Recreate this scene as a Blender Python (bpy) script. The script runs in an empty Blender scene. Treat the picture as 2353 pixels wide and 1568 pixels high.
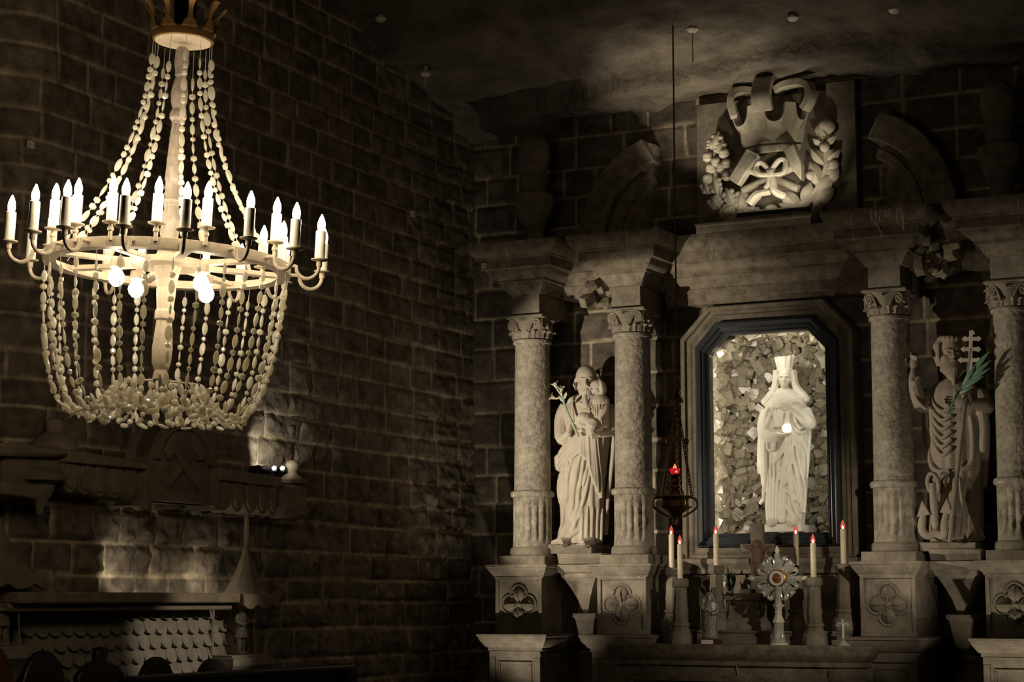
import bpy, math, random
import numpy as np
from mathutils import Vector, Matrix
random.seed(7); RNG = np.random.default_rng(11)
C = bpy.context.scene.collection
PI = math.pi
# ------------------------------------------------------------------ camera model
FPX = 4400.0; YAW = math.radians(26.5); PITCH = math.atan((1380-784)/FPX); CZ = 1.6
def at(px, py, Y=None, X=None, D=None):
    """point of the room seen at a photograph pixel, at a known depth Y, side X or distance D"""
    u = (px-1176.5)/FPX; v = (784-py)/FPX
    fy = math.cos(PITCH)-v*math.sin(PITCH); fz = math.sin(PITCH)+v*math.cos(PITCH)
    dx = u*math.cos(YAW)-fy*math.sin(YAW); dy = u*math.sin(YAW)+fy*math.cos(YAW)
    t = Y/dy if Y is not None else (X/dx if X is not None else D)
    return Vector((dx*t, dy*t, CZ+fz*t))
cam = bpy.data.cameras.new('camera'); cam.sensor_width = 36; cam.sensor_fit = 'HORIZONTAL'
cam.lens = FPX/2353*36; cam.clip_end = 100
co = bpy.data.objects.new('camera', cam); C.objects.link(co)
co.location = (0, 0, CZ); co.rotation_euler = (PI/2+PITCH, 0, YAW)
bpy.context.scene.camera = co

# ------------------------------------------------------------------ materials
def newmat(name):
    m = bpy.data.materials.new(name); m.use_nodes = True
    nt = m.node_tree; b = nt.nodes['Principled BSDF']
    return m, nt, b
def stone(name, c1, c2, scale=9, rough=.85, bump=.35, bscale=60, speck=0, attr=False, dist=.006):
    m, nt, b = newmat(name); N = nt.nodes; L = nt.links
    tc = N.new('ShaderNodeTexCoord')
    n = N.new('ShaderNodeTexNoise'); n.inputs['Scale'].default_value = scale; n.inputs['Detail'].default_value = 6
    n.inputs['Roughness'].default_value = .65
    L.new(tc.outputs['Object'], n.inputs['Vector'])
    r = N.new('ShaderNodeValToRGB'); r.color_ramp.elements[0].position = .3; r.color_ramp.elements[1].position = .72
    r.color_ramp.elements[0].color = (*c1, 1); r.color_ramp.elements[1].color = (*c2, 1)
    L.new(n.outputs['Fac'], r.inputs['Fac']); col = r.outputs['Color']
    if attr:
        a = N.new('ShaderNodeAttribute'); a.attribute_name = 'tone'
        mx = N.new('ShaderNodeMix'); mx.data_type = 'RGBA'; mx.blend_type = 'MULTIPLY'; mx.inputs['Factor'].default_value = 1
        L.new(col, mx.inputs['A']); L.new(a.outputs['Color'], mx.inputs['B']); col = mx.outputs['Result']
    if speck:
        v = N.new('ShaderNodeTexNoise'); v.inputs['Scale'].default_value = 95; v.inputs['Detail'].default_value = 1
        L.new(tc.outputs['Object'], v.inputs['Vector'])
        rr = N.new('ShaderNodeValToRGB'); rr.color_ramp.elements[0].position = .7; rr.color_ramp.elements[1].position = .76
        L.new(v.outputs['Fac'], rr.inputs['Fac'])
        mx = N.new('ShaderNodeMix'); mx.data_type = 'RGBA'
        mm = N.new('ShaderNodeMath'); mm.operation = 'MULTIPLY'; mm.inputs[1].default_value = speck
        L.new(rr.outputs['Color'], mm.inputs[0]); L.new(mm.outputs[0], mx.inputs['Factor'])
        L.new(col, mx.inputs['A']); mx.inputs['B'].default_value = (.8, .76, .66, 1); col = mx.outputs['Result']
    L.new(col, b.inputs['Base Color']); b.inputs['Roughness'].default_value = rough
    b.inputs['Specular IOR Level'].default_value = .3
    if bump:
        n2 = N.new('ShaderNodeTexNoise'); n2.inputs['Scale'].default_value = bscale; n2.inputs['Detail'].default_value = 5
        L.new(tc.outputs['Object'], n2.inputs['Vector'])
        bp = N.new('ShaderNodeBump'); bp.inputs['Strength'].default_value = bump; bp.inputs['Distance'].default_value = dist
        L.new(n2.outputs['Fac'], bp.inputs['Height']); L.new(bp.outputs['Normal'], b.inputs['Normal'])
    return m
def plain(name, c, rough=.5, metal=0, spec=.5, bump=0, bscale=40):
    m, nt, b = newmat(name); N = nt.nodes; L = nt.links
    n = N.new('ShaderNodeTexNoise'); n.inputs['Scale'].default_value = bscale; n.inputs['Detail'].default_value = 4
    tc = N.new('ShaderNodeTexCoord'); L.new(tc.outputs['Object'], n.inputs['Vector'])
    r = N.new('ShaderNodeValToRGB'); r.color_ramp.elements[0].color = (*[x*.75 for x in c], 1); r.color_ramp.elements[1].color = (*[min(1, x*1.2) for x in c], 1)
    L.new(n.outputs['Fac'], r.inputs['Fac']); L.new(r.outputs['Color'], b.inputs['Base Color'])
    b.inputs['Roughness'].default_value = rough; b.inputs['Metallic'].default_value = metal; b.inputs['Specular IOR Level'].default_value = spec
    if bump:
        bp = N.new('ShaderNodeBump'); bp.inputs['Strength'].default_value = bump; bp.inputs['Distance'].default_value = .004
        L.new(n.outputs['Fac'], bp.inputs['Height']); L.new(bp.outputs['Normal'], b.inputs['Normal'])
    return m
def emit(name, c, s):
    m = bpy.data.materials.new(name); m.use_nodes = True; nt = m.node_tree; nt.nodes.clear()
    e = nt.nodes.new('ShaderNodeEmission'); e.inputs['Color'].default_value = (*c, 1); e.inputs['Strength'].default_value = s
    o = nt.nodes.new('ShaderNodeOutputMaterial'); nt.links.new(e.outputs[0], o.inputs[0]); return m
def crystal(name, c, clear=.3, trans=.35, rough=.12, gloss=.22):
    """cloudy rock salt: part diffuse, part translucent, part clear, with a gloss"""
    m = bpy.data.materials.new(name); m.use_nodes = True; nt = m.node_tree; nt.nodes.clear(); N = nt.nodes; L = nt.links
    n = N.new('ShaderNodeTexNoise'); n.inputs['Scale'].default_value = 30; n.inputs['Detail'].default_value = 3
    tc = N.new('ShaderNodeTexCoord'); L.new(tc.outputs['Object'], n.inputs['Vector'])
    r = N.new('ShaderNodeValToRGB'); r.color_ramp.elements[0].position = .35; r.color_ramp.elements[1].position = .65
    r.color_ramp.elements[0].color = (*[x*.7 for x in c], 1); r.color_ramp.elements[1].color = (*c, 1)
    L.new(n.outputs['Fac'], r.inputs['Fac'])
    d = N.new('ShaderNodeBsdfDiffuse'); t = N.new('ShaderNodeBsdfTranslucent'); g = N.new('ShaderNodeBsdfGlossy'); x = N.new('ShaderNodeBsdfTransparent')
    g.inputs['Roughness'].default_value = rough; x.inputs['Color'].default_value = (.95, .92, .85, 1)
    for q in (d, t): L.new(r.outputs['Color'], q.inputs['Color'])
    m1 = N.new('ShaderNodeMixShader'); m1.inputs[0].default_value = trans/(1-clear) if clear < 1 else 0
    L.new(d.outputs[0], m1.inputs[1]); L.new(t.outputs[0], m1.inputs[2])
    m2 = N.new('ShaderNodeMixShader'); m2.inputs[0].default_value = clear; L.new(m1.outputs[0], m2.inputs[1]); L.new(x.outputs[0], m2.inputs[2])
    fr = N.new('ShaderNodeFresnel'); fr.inputs['IOR'].default_value = 1.5
    ad = N.new('ShaderNodeMath'); ad.operation = 'ADD'; ad.inputs[1].default_value = gloss*.5; L.new(fr.outputs[0], ad.inputs[0])
    m3 = N.new('ShaderNodeMixShader'); L.new(ad.outputs[0], m3.inputs[0]); L.new(m2.outputs[0], m3.inputs[1]); L.new(g.outputs[0], m3.inputs[2])
    o = N.new('ShaderNodeOutputMaterial'); L.new(m3.outputs[0], o.inputs[0]); return m
def glass_pane(name):
    m = bpy.data.materials.new(name); m.use_nodes = True; nt = m.node_tree; nt.nodes.clear(); N = nt.nodes; L = nt.links
    x = N.new('ShaderNodeBsdfTransparent'); g = N.new('ShaderNodeBsdfGlossy'); g.inputs['Roughness'].default_value = .02
    fr = N.new('ShaderNodeFresnel'); fr.inputs['IOR'].default_value = 1.35; mx = N.new('ShaderNodeMixShader')
    L.new(fr.outputs[0], mx.inputs[0]); L.new(x.outputs[0], mx.inputs[1]); L.new(g.outputs[0], mx.inputs[2])
    o = N.new('ShaderNodeOutputMaterial'); L.new(mx.outputs[0], o.inputs[0]); return m

M = {}
M['wall'] = stone('wall_stone', (.09, .072, .053), (.33, .275, .205), 8, .9, .9, 40, 0, True, .01)
M['rock'] = stone('rock_ceiling', (.075, .06, .045), (.21, .175, .13), 3, .9, .8, 14, .35, False, .03)
M['stone'] = stone('carved_stone', (.135, .112, .083), (.30, .258, .198), 7, .82, .45, 55, .5, False, .006)
M['stone_dark'] = stone('carved_stone_dark', (.11, .09, .066), (.28, .235, .175), 7, .85, .5, 45, .25, False, .008)
M['entab'] = stone('veined_stone', (.10, .078, .055), (.31, .262, .19), 11, .8, .5, 40, .35, False, .008)
M['shaft'] = stone('column_stone', (.15, .128, .097), (.40, .352, .275), 16, .75, 1, 26, .7, False, .016)
M['statue'] = stone('statue_stone', (.42, .36, .28), (.56, .5, .41), 6, .7, .15, 80, .15, False, .003)
M['statue_brown'] = stone('brown_statue_stone', (.24, .195, .145), (.36, .305, .24), 6, .7, .15, 80, .1, False, .003)
M['crest'] = stone('crest_stone', (.27, .235, .175), (.47, .42, .32), 10, .8, .35, 60, .3, False, .004)
M['salt'] = stone('white_salt', (.56, .525, .44), (.74, .70, .61), 5, .45, .1, 60, 0, False, .003)
M['tile'] = stone('scale_stone', (.2, .175, .14), (.36, .32, .26), 12, .8, .4, 60, .2, False, .005)
M['gallery'] = stone('gallery_stone', (.19, .15, .105), (.34, .275, .2), 8, .85, .5, 40, .1, False, .008)
M['black'] = plain('black_lacquer', (.045, .048, .055), .3)
M['pane'] = glass_pane('glass')
M['wood'] = plain('dark_wood', (.02, .013, .009), .45)
M['redwood'] = plain('reddish_wood', (.10, .035, .018), .5)
def bead_salt(name):
    """rock salt that glows right through when lit from behind"""
    m, nt, b = newmat(name); N = nt.nodes; L = nt.links
    b.inputs['Base Color'].default_value = (1, .92, .74, 1); b.inputs['Roughness'].default_value = .07
    b.inputs['Subsurface Weight'].default_value = 1; b.inputs['Subsurface Radius'].default_value = (1, .9, .7); b.inputs['Subsurface Scale'].default_value = .03
    b.inputs['Specular IOR Level'].default_value = 1
    x = N.new('ShaderNodeBsdfTransparent'); mx = N.new('ShaderNodeMixShader'); mx.inputs[0].default_value = .40
    o = N['Material Output']; L.new(b.outputs[0], mx.inputs[1]); L.new(x.outputs[0], mx.inputs[2]); L.new(mx.outputs[0], o.inputs[0]); return m
M['crysl'] = bead_salt('rock_salt_bead')
M['chunk'] = crystal('rock_salt_chunk', (.46, .40, .29), .0, .2, .25, .12)
M['clear'] = crystal('clear_crystal', (.95, .91, .8), .18, .2, .15, .4)
M['wire'] = plain('thin_wire', (.5, .42, .28), .4, .8)
M['ivory'] = plain('ivory_paint', (.66, .585, .45), .5, 0, .4, .1)
M['white'] = plain('white_sleeve', (.85, .8, .7), .4)
M['brassy'] = plain('old_gilt', (.30, .17, .06), .45, .6, .5, .3, 60)
M['plate'] = plain('pale_plate', (.72, .64, .5), .6)
M['hubsalt'] = crystal('salt_baluster', (.66, .59, .5), .0, .25, .3, .05)
M['bulb'] = emit('lit_bulb', (1, .79, .54), 125)
M['globe'] = emit('lit_globe', (1, .8, .56), 36)
M['redbulb'] = emit('red_flame', (.62, .10, .055), 1)
M['redtip'] = emit('orange_flame', (1, .32, .14), .9)
M['glow'] = emit('glint_glow', (1, .93, .78), 6)  # emission that imitates a reflected spotlight
M['spotface'] = emit('spot_face', (1, .93, .8), 14)
M['candle'] = plain('ivory_candle', (.74, .62, .42), .4)
M['bronze'] = plain('old_bronze', (.20, .11, .035), .38, .85, .5, .3, 70)
M['iron'] = plain('black_iron', (.03, .027, .024), .5, .6)
M['green'] = plain('green_leaf', (.10, .19, .115), .5)
M['darkgreen'] = plain('dark_leaf', (.02, .035, .018), .6)
M['lily'] = plain('lily_metal', (.36, .42, .32), .45)
M['petal'] = plain('lily_petal', (.66, .62, .46), .5)
M['gold'] = plain('amber_gold', (.75, .42, .12), .3, .9)
M['amber'] = plain('dark_amber', (.25, .09, .02), .12)
M['pearl'] = plain('pearl', (.85, .75, .62), .25)
M['label'] = plain('white_label', (.8, .76, .68), .5)
M['pewter'] = plain('grey_pewter', (.30, .28, .23), .45, .35)
M['rope'] = plain('cord', (.11, .085, .05), .8)
M['floor'] = stone('floor_stone', (.06, .05, .038), (.14, .12, .09), 5, .6, .2, 20)
M['grey'] = plain('grey_metal', (.22, .20, .17), .5, .3)

# ------------------------------------------------------------------ mesh builder
class MB:
    def __init__(s): s.v = []; s.f = []
    def add(s, vs, fs):
        o = len(s.v); s.v += [tuple(p) for p in vs]; s.f += [tuple(i+o for i in f) for f in fs]; return s
    def box(s, x0, x1, y0, y1, z0, z1):
        return s.add([(x0,y0,z0),(x1,y0,z0),(x1,y1,z0),(x0,y1,z0),(x0,y0,z1),(x1,y0,z1),(x1,y1,z1),(x0,y1,z1)],
                     [(0,3,2,1),(4,5,6,7),(0,1,5,4),(1,2,6,5),(2,3,7,6),(3,0,4,7)])
    def obox(s, c, hx, hy, hz, mat):
        c = Vector(c); vs = []
        for z in (-hz, hz):
            for x, y in ((-hx,-hy),(hx,-hy),(hx,hy),(-hx,hy)): vs.append(c+mat@Vector((x,y,z)))
        return s.add(vs, [(0,3,2,1),(4,5,6,7),(0,1,5,4),(1,2,6,5),(2,3,7,6),(3,0,4,7)])
    def rect(s, x0, x1, y0, y1, prof, back=False):
        """moulding swept round a rectangle: prof = [(projection, z)], the back stays flat unless back"""
        vs = []; fs = []
        for p, z in prof:
            yb = y1+p if back else y1
            vs += [(x0-p,y0-p,z),(x1+p,y0-p,z),(x1+p,yb,z),(x0-p,yb,z)]
        for i in range(len(prof)-1):
            for k in range(4):
                a = i*4+k; b = i*4+(k+1)%4; fs.append((a,b,b+4,a+4))
        n = (len(prof)-1)*4; fs.append((3,2,1,0)); fs.append((n,n+1,n+2,n+3))
        return s.add(vs, fs)
    def lathe(s, prof, c=(0,0,0), n=32, rf=None, mat=None, close=True):
        vs = []; fs = []; c = Vector(c)
        for r, z in prof:
            for k in range(n):
                t = 2*PI*k/n; q = r*(rf(t, z) if rf else 1)
                p = Vector((q*math.cos(t), q*math.sin(t), z)); p = mat@p if mat else p
                vs.append(c+p)
        for i in range(len(prof)-1):
            for k in range(n):
                a = i*n+k; b = i*n+(k+1)%n; fs.append((a,b,b+n,a+n))
        if close:
            fs.append(tuple(range(n-1,-1,-1))); m = (len(prof)-1)*n; fs.append(tuple(range(m,m+n)))
        return s.add(vs, fs)
    def tube(s, pts, rad, n=8, flat=1.0, closed=False):
        pts = [Vector(p) for p in pts]; k = len(pts)
        if not hasattr(rad, '__len__'): rad = [rad]*k
        vs = []; fs = []; up = None
        for i, p in enumerate(pts):
            if closed: d = pts[(i+1)%k]-pts[i-1]
            else: d = pts[min(i+1,k-1)]-pts[max(i-1,0)]
            if d.length < 1e-9: d = Vector((0,0,1))
            d.normalize()
            if up is None:
                a = Vector((0,0,1)) if abs(d.z) < .9 else Vector((0,1,0)); up = (a-d*a.dot(d)).normalized()
            else:
                up = up-d*up.dot(d); up = up.normalized() if up.length > 1e-6 else Vector((1,0,0))
            sd = d.cross(up)
            for j in range(n):
                t = 2*PI*j/n; vs.append(p+(sd*math.cos(t)+up*math.sin(t)*flat)*rad[i])
        rng = k if closed else k-1
        for i in range(rng):
            for j in range(n):
                a = i*n+j; b = i*n+(j+1)%n; a2 = ((i+1)%k)*n+j; b2 = ((i+1)%k)*n+(j+1)%n
                fs.append((a,b,b2,a2))
        if not closed: fs.append(tuple(range(n-1,-1,-1))); m = (k-1)*n; fs.append(tuple(range(m,m+n)))
        return s.add(vs, fs)
    def prism(s, poly, y0, y1, mat=None, c=(0,0,0)):
        """polygon in x,z extruded along y"""
        n = len(poly); c = Vector(c)
        vs = [Vector((x,y0,z)) for x, z in poly]+[Vector((x,y1,z)) for x, z in poly]
        if mat: vs = [mat@p for p in vs]
        vs = [c+p for p in vs]
        fs = [tuple(range(n)), tuple(range(2*n-1,n-1,-1))]
        for i in range(n):
            j = (i+1)%n; fs.append((i,i+n,j+n,j))
        return s.add(vs, fs)
    def ell(s, c, r, mat=None, nu=16, nv=10):
        c = Vector(c); r = r if hasattr(r,'__len__') else (r,r,r); vs = []; fs = []
        for i in range(1, nv):
            a = PI*i/nv
            for k in range(nu):
                t = 2*PI*k/nu; p = Vector((r[0]*math.sin(a)*math.cos(t), r[1]*math.sin(a)*math.sin(t), r[2]*math.cos(a)))
                vs.append(c+(mat@p if mat else p))
        T = Vector((0,0,r[2])); B = -T
        vs.append(c+(mat@T if mat else T)); vs.append(c+(mat@B if mat else B)); t = len(vs)-2; b = t+1
        for i in range(nv-2):
            for k in range(nu):
                a = i*nu+k; q = i*nu+(k+1)%nu; fs.append((a,a+nu,q+nu,q))
        for k in range(nu):
            fs.append((t,k,(k+1)%nu)); m = (nv-2)*nu; fs.append((b,m+(k+1)%nu,m+k))
        return s.add(vs, fs)
    def loft(s, rings, n=96, fold=None):
        """rings = (z, cx, cy, rx, ry); fold(theta, z) scales the radius; theta=-pi/2 is the front"""
        vs = []; fs = []
        for z, cx, cy, rx, ry in rings:
            for k in range(n):
                t = 2*PI*k/n; q = fold(t, z) if fold else 1
                vs.append((cx+rx*q*math.cos(t), cy+ry*q*math.sin(t), z))
        for i in range(len(rings)-1):
            for k in range(n):
                a = i*n+k; b = i*n+(k+1)%n; fs.append((a,b,b+n,a+n))
        fs.append(tuple(range(n-1,-1,-1))); m = (len(rings)-1)*n; fs.append(tuple(range(m,m+n)))
        return s.add(vs, fs)
    def leaf(s, base, tip, nrm, w, th=.006, bend=.0, n=7, ridge=.4):
        """pointed leaf with a raised midrib"""
        base = Vector(base); tip = Vector(tip); nrm = Vector(nrm).normalized(); d = tip-base; sd = d.cross(nrm).normalized()
        vs = []; fs = []
        for i in range(n+1):
            t = i/n; q = w*max(.06, math.sin(PI*min(1, t*.93+.07))**.8); c = base+d*t+nrm*bend*math.sin(PI*t)
            vs += [c-sd*q, c+nrm*(th+ridge*q*.5), c+sd*q, c-nrm*th]
        for i in range(n):
            for k in range(4):
                a = i*4+k; b = i*4+(k+1)%4; fs.append((a,b,b+4,a+4))
        fs.append((3,2,1,0)); m = n*4; fs.append((m,m+1,m+2,m+3))
        return s.add(vs, fs)
    def build(s, name, mat, parent=None, ang=38, bevel=0, remesh=0, smooth=0, loc=None):
        me = bpy.data.meshes.new(name); me.from_pydata(s.v, [], s.f); me.update()
        import bmesh
        bm = bmesh.new(); bm.from_mesh(me); bmesh.ops.recalc_face_normals(bm, faces=bm.faces); bm.to_mesh(me); bm.free()
        me.materials.append(M[mat] if isinstance(mat, str) else mat)
        me.polygons.foreach_set('use_smooth', [True]*len(me.polygons))
        if not remesh: me.set_sharp_from_angle(angle=math.radians(ang))
        o = bpy.data.objects.new(name, me); C.objects.link(o)
        if parent: o.parent = parent
        if bevel:
            b = o.modifiers.new('bevel', 'BEVEL'); b.width = bevel; b.segments = 1; b.limit_method = 'ANGLE'; b.angle_limit = math.radians(40)
        if remesh:
            r = o.modifiers.new('remesh', 'REMESH'); r.mode = 'VOXEL'; r.voxel_size = remesh; r.use_smooth_shade = True
            if smooth:
                q = o.modifiers.new('smooth', 'SMOOTH'); q.iterations = smooth; q.factor = .5
        if loc: o.location = loc
        return o
def tag(o, label, cat, group=None):
    o['label'] = label; o['category'] = cat
    if group: o['group'] = group
    return o
def thing(name, label, cat, loc=(0,0,0), group=None, rot=(0,0,0)):
    o = bpy.data.objects.new(name, None); C.objects.link(o); o.empty_display_size = .1
    o.location = loc; o.rotation_euler = rot
    return tag(o, label, cat, group)
def structure(o): o['kind'] = 'structure'; return o
def dup(root, loc, label):
    r = root.copy(); C.objects.link(r); r.location = loc; r['label'] = label
    for ch in list(root.children):
        c = ch.copy(); C.objects.link(c); c.parent = r
        for g in list(ch.children):
            d = g.copy(); C.objects.link(d); d.parent = c
    return r
def rot(ax, a): return Matrix.Rotation(a, 3, ax)
def bez(p, n=16):
    p = [Vector(q) for q in p]; out = []
    for i in range(n+1):
        t = i/n; u = 1-t
        if len(p) == 3: out.append(p[0]*u*u+p[1]*2*u*t+p[2]*t*t)
        else: out.append(p[0]*u**3+p[1]*3*u*u*t+p[2]*3*u*t*t+p[3]*t**3)
    return out
def spline(pts, n=6):
    """smooth curve through the points"""
    P = [Vector(p) for p in pts]; out = []
    for i in range(len(P)-1):
        a = P[max(i-1,0)]; b = P[i]; c = P[i+1]; d = P[min(i+2,len(P)-1)]
        for k in range(n):
            t = k/n; out.append(.5*((2*b)+(c-a)*t+(2*a-5*b+4*c-d)*t*t+(3*b-a-3*c+d)*t**3))
    out.append(P[-1]); return out
def vnoise(X, Y, freq, seed):
    """smooth value noise on arrays"""
    g = np.random.default_rng(seed).random((256, 256))
    x = X*freq; y = Y*freq; xi = np.floor(x).astype(int); yi = np.floor(y).astype(int)
    fx = x-xi; fy = y-yi; fx = fx*fx*(3-2*fx); fy = fy*fy*(3-2*fy)
    q = lambda a, b: g[a % 256, b % 256]
    return (q(xi,yi)*(1-fx)+q(xi+1,yi)*fx)*(1-fy)+(q(xi,yi+1)*(1-fx)+q(xi+1,yi+1)*fx)*fy-.5
def fbm(X, Y, freq, seed, oct=4):
    r = 0; a = 1
    for i in range(oct): r = r+a*vnoise(X, Y, freq*2**i, seed+i); a *= .55
    return r
def gridmesh(name, P, mat, tone=None, hole=None):
    """grid of points P[i,j,3] as one mesh, with an optional tone attribute and holes"""
    ni, nj = P.shape[:2]
    idx = np.arange(ni*nj).reshape(ni, nj)
    F = np.stack([idx[:-1,:-1], idx[1:,:-1], idx[1:,1:], idx[:-1,1:]], -1).reshape(-1, 4)
    if hole is not None: F = F[~hole[:-1,:-1].reshape(-1)]
    me = bpy.data.meshes.new(name); me.vertices.add(ni*nj); me.vertices.foreach_set('co', P.reshape(-1).astype(np.float32))
    me.loops.add(len(F)*4); me.loops.foreach_set('vertex_index', F.reshape(-1).astype(np.int32))
    me.polygons.add(len(F)); me.polygons.foreach_set('loop_start', (np.arange(len(F))*4).astype(np.int32))
    me.update(calc_edges=True); me.polygons.foreach_set('use_smooth', [True]*len(F))
    if tone is not None:
        a = me.color_attributes.new('tone', 'FLOAT_COLOR', 'POINT')
        t = np.concatenate([tone.reshape(-1, 3), np.ones((ni*nj, 1))], 1); a.data.foreach_set('color', t.reshape(-1).astype(np.float32))
    me.materials.append(M[mat]); o = bpy.data.objects.new(name, me); C.objects.link(o); return o
def blocks(S, Z, ch, bl, seed, mort=.012, rough=.02, jut=.015, soft=.035, mtone=2.3, base=.016):
    """coursed stone relief: returns height and tone for arrays S (along) and Z (up)"""
    r = np.random.default_rng(seed)
    zs = [-.5]
    while zs[-1] < 9: zs.append(zs[-1]+r.uniform(*ch))
    zs = np.array(zs); W = Z+.022*fbm(S, Z, .9, seed+50, 2); ci = np.searchsorted(zs, W)-1
    d = np.minimum(W-zs[ci], zs[ci+1]-W); bid = np.zeros(S.shape, int)
    for c in range(len(zs)-1):
        m = ci == c
        if not m.any(): continue
        js = [-3-r.uniform(0, .5)]
        while js[-1] < 14: js.append(js[-1]+r.uniform(*bl))
        js = np.array(js); s = S[m]+.02*fbm(S[m], Z[m], 1.7, seed+c, 2); k = np.searchsorted(js, s)-1
        d[m] = np.minimum(d[m], np.minimum(s-js[k], js[k+1]-s)); bid[m] = k*97+c*1009
    rb = np.random.default_rng(seed+3).random(4096)
    t = rb[bid % 4096]; t2 = rb[(bid*7+13) % 4096]; t3 = rb[(bid*31+5) % 4096]
    e = np.clip((d-mort)/soft, 0, 1); e = e*e*(3-2*e)
    n = fbm(S*1.0, Z*1.6, 5, seed+20, 5); n2 = fbm(S, Z, 18, seed+30, 3)
    h = e*(base+jut*(t-.3)+rough*n*(.5+t2)+.3*rough*n2)
    mm = (d < mort).astype(float)
    mm = np.clip((mort*1.25-d)/(mort*.5), 0, 1); tone = (.72+.45*t3)*(1-mm)+mtone*mm
    tone = tone*(1+.35*n)
    T = np.stack([tone, tone*(1+.03*(t2-.5)), tone*(1-.06*(t-.5)-.08*mm)], -1)
    return h, T
# ------------------------------------------------------------------ room shell
XL = -8.24; YB = 15.75
def left_wall():
    ds = .02; s = np.arange(-.05, 8.4, ds); z = np.arange(-.02, 7.2, ds)
    px_, py_, nx, ny = [], [], [], []
    R = .45; s0 = YB-9.75; ang = math.radians(42)
    for q in s:
        if q <= s0: px_.append(XL); py_.append(YB-q); nx.append(1.); ny.append(0.)
        else:
            a = min((q-s0)/R, ang); ex = (q-s0)-a*R
            # turn from heading -y towards -x
            x = XL-R*(1-math.cos(a)); y = 9.75-R*math.sin(a); x -= math.sin(a)*ex; y -= math.cos(a)*ex
            px_.append(x); py_.append(y); nx.append(math.cos(a)); ny.append(-math.sin(a))
    S, Z = np.meshgrid(s, z, indexing='ij')
    h, T = blocks(S, Z, (.17, .235), (.28, .56), 21, .011, .016, .012, .026, 2.5, .007)
    # rougher, bigger relief low on the wall
    low = np.clip((3.6-Z)/1.2, 0, 1); h = h*(1+1.6*low)+low*np.clip(h*60, 0, 1)*(.026*fbm(S, Z*1.3, 14, 300, 5)+.012*fbm(S*3, Z*.7, 7, 340, 4))
    P = np.zeros(S.shape+(3,)); nx = np.array(nx)[:,None]; ny = np.array(ny)[:,None]
    P[...,0] = np.array(px_)[:,None]+nx*(h-.02); P[...,1] = np.array(py_)[:,None]+ny*(h-.02); P[...,2] = Z
    return structure(gridmesh('wall_left', P, 'wall', T))
left_wall()
def back_wall():
    d = .02; x = np.arange(-8.35, 3.0, d); z = np.arange(-.02, 6.6, d); S, Z = np.meshgrid(x, z, indexing='ij')
    h, T = blocks(S+9, Z, (.24, .31), (.3, .62), 5, .011, .008, .012, .02, 3.4)
    T = T*.62
    P = np.stack([S, YB-h, Z], -1)
    hole = (S > -5.93) & (S < -4.74) & (Z > 2.1) & (Z < 3.96)
    return structure(gridmesh('wall_back', P, 'wall', T, hole))
back_wall()
def ceiling():
    x = np.arange(-13, 3.3, .05); y = np.concatenate([np.arange(-3, 11, .12), np.arange(11, 16.0, .03)])
    X, Y = np.meshgrid(x, y, indexing='ij')
    base = np.interp(X, [-13, -8.3, -7.3, -6, -4.86, -3.3, -2, 2], [5.8, 5.86, 5.95, 6.06, 6.15, 6.05, 5.9, 5.8])
    ys = 15.22+.12*vnoise(X, X*0, .8, 3)-.05*(X+5.5)
    st = np.clip((ys-Y)/.09, 0, 1); st = st*st*(3-2*st)
    Zc = base+.16*st+.2*np.clip(ys-Y, 0, 4.5)
    ys2 = 13.95+.3*vnoise(X, X*0, .5, 8); st2 = np.clip((ys2-Y)/.12, 0, 1); Zc = Zc+.12*st2
    n = fbm(X, Y, 1.1, 77, 6); n2 = fbm(X, Y*1.5, 5, 99, 4)
    Zc = Zc+.12*n+.035*n2
    Zc = Zc+.25*np.clip(-7.2-X, 0, 1)**2*np.clip((13.5-Y)/3, 0, 1)
    P = np.stack([X, Y, Zc], -1)
    return structure(gridmesh('ceiling', P, 'rock'))
ceiling()
fl = MB().box(-13, 3.2, -3, 16, -.1, 0).build('floor', 'floor'); structure(fl)
wr = MB().box(3.0, 3.2, -3, 16, 0, 7.6).build('wall_right', 'wall'); structure(wr)
a = wr.data.color_attributes.new('tone', 'FLOAT_COLOR', 'POINT'); a.data.foreach_set('color', [1.0]*4*8)
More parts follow.
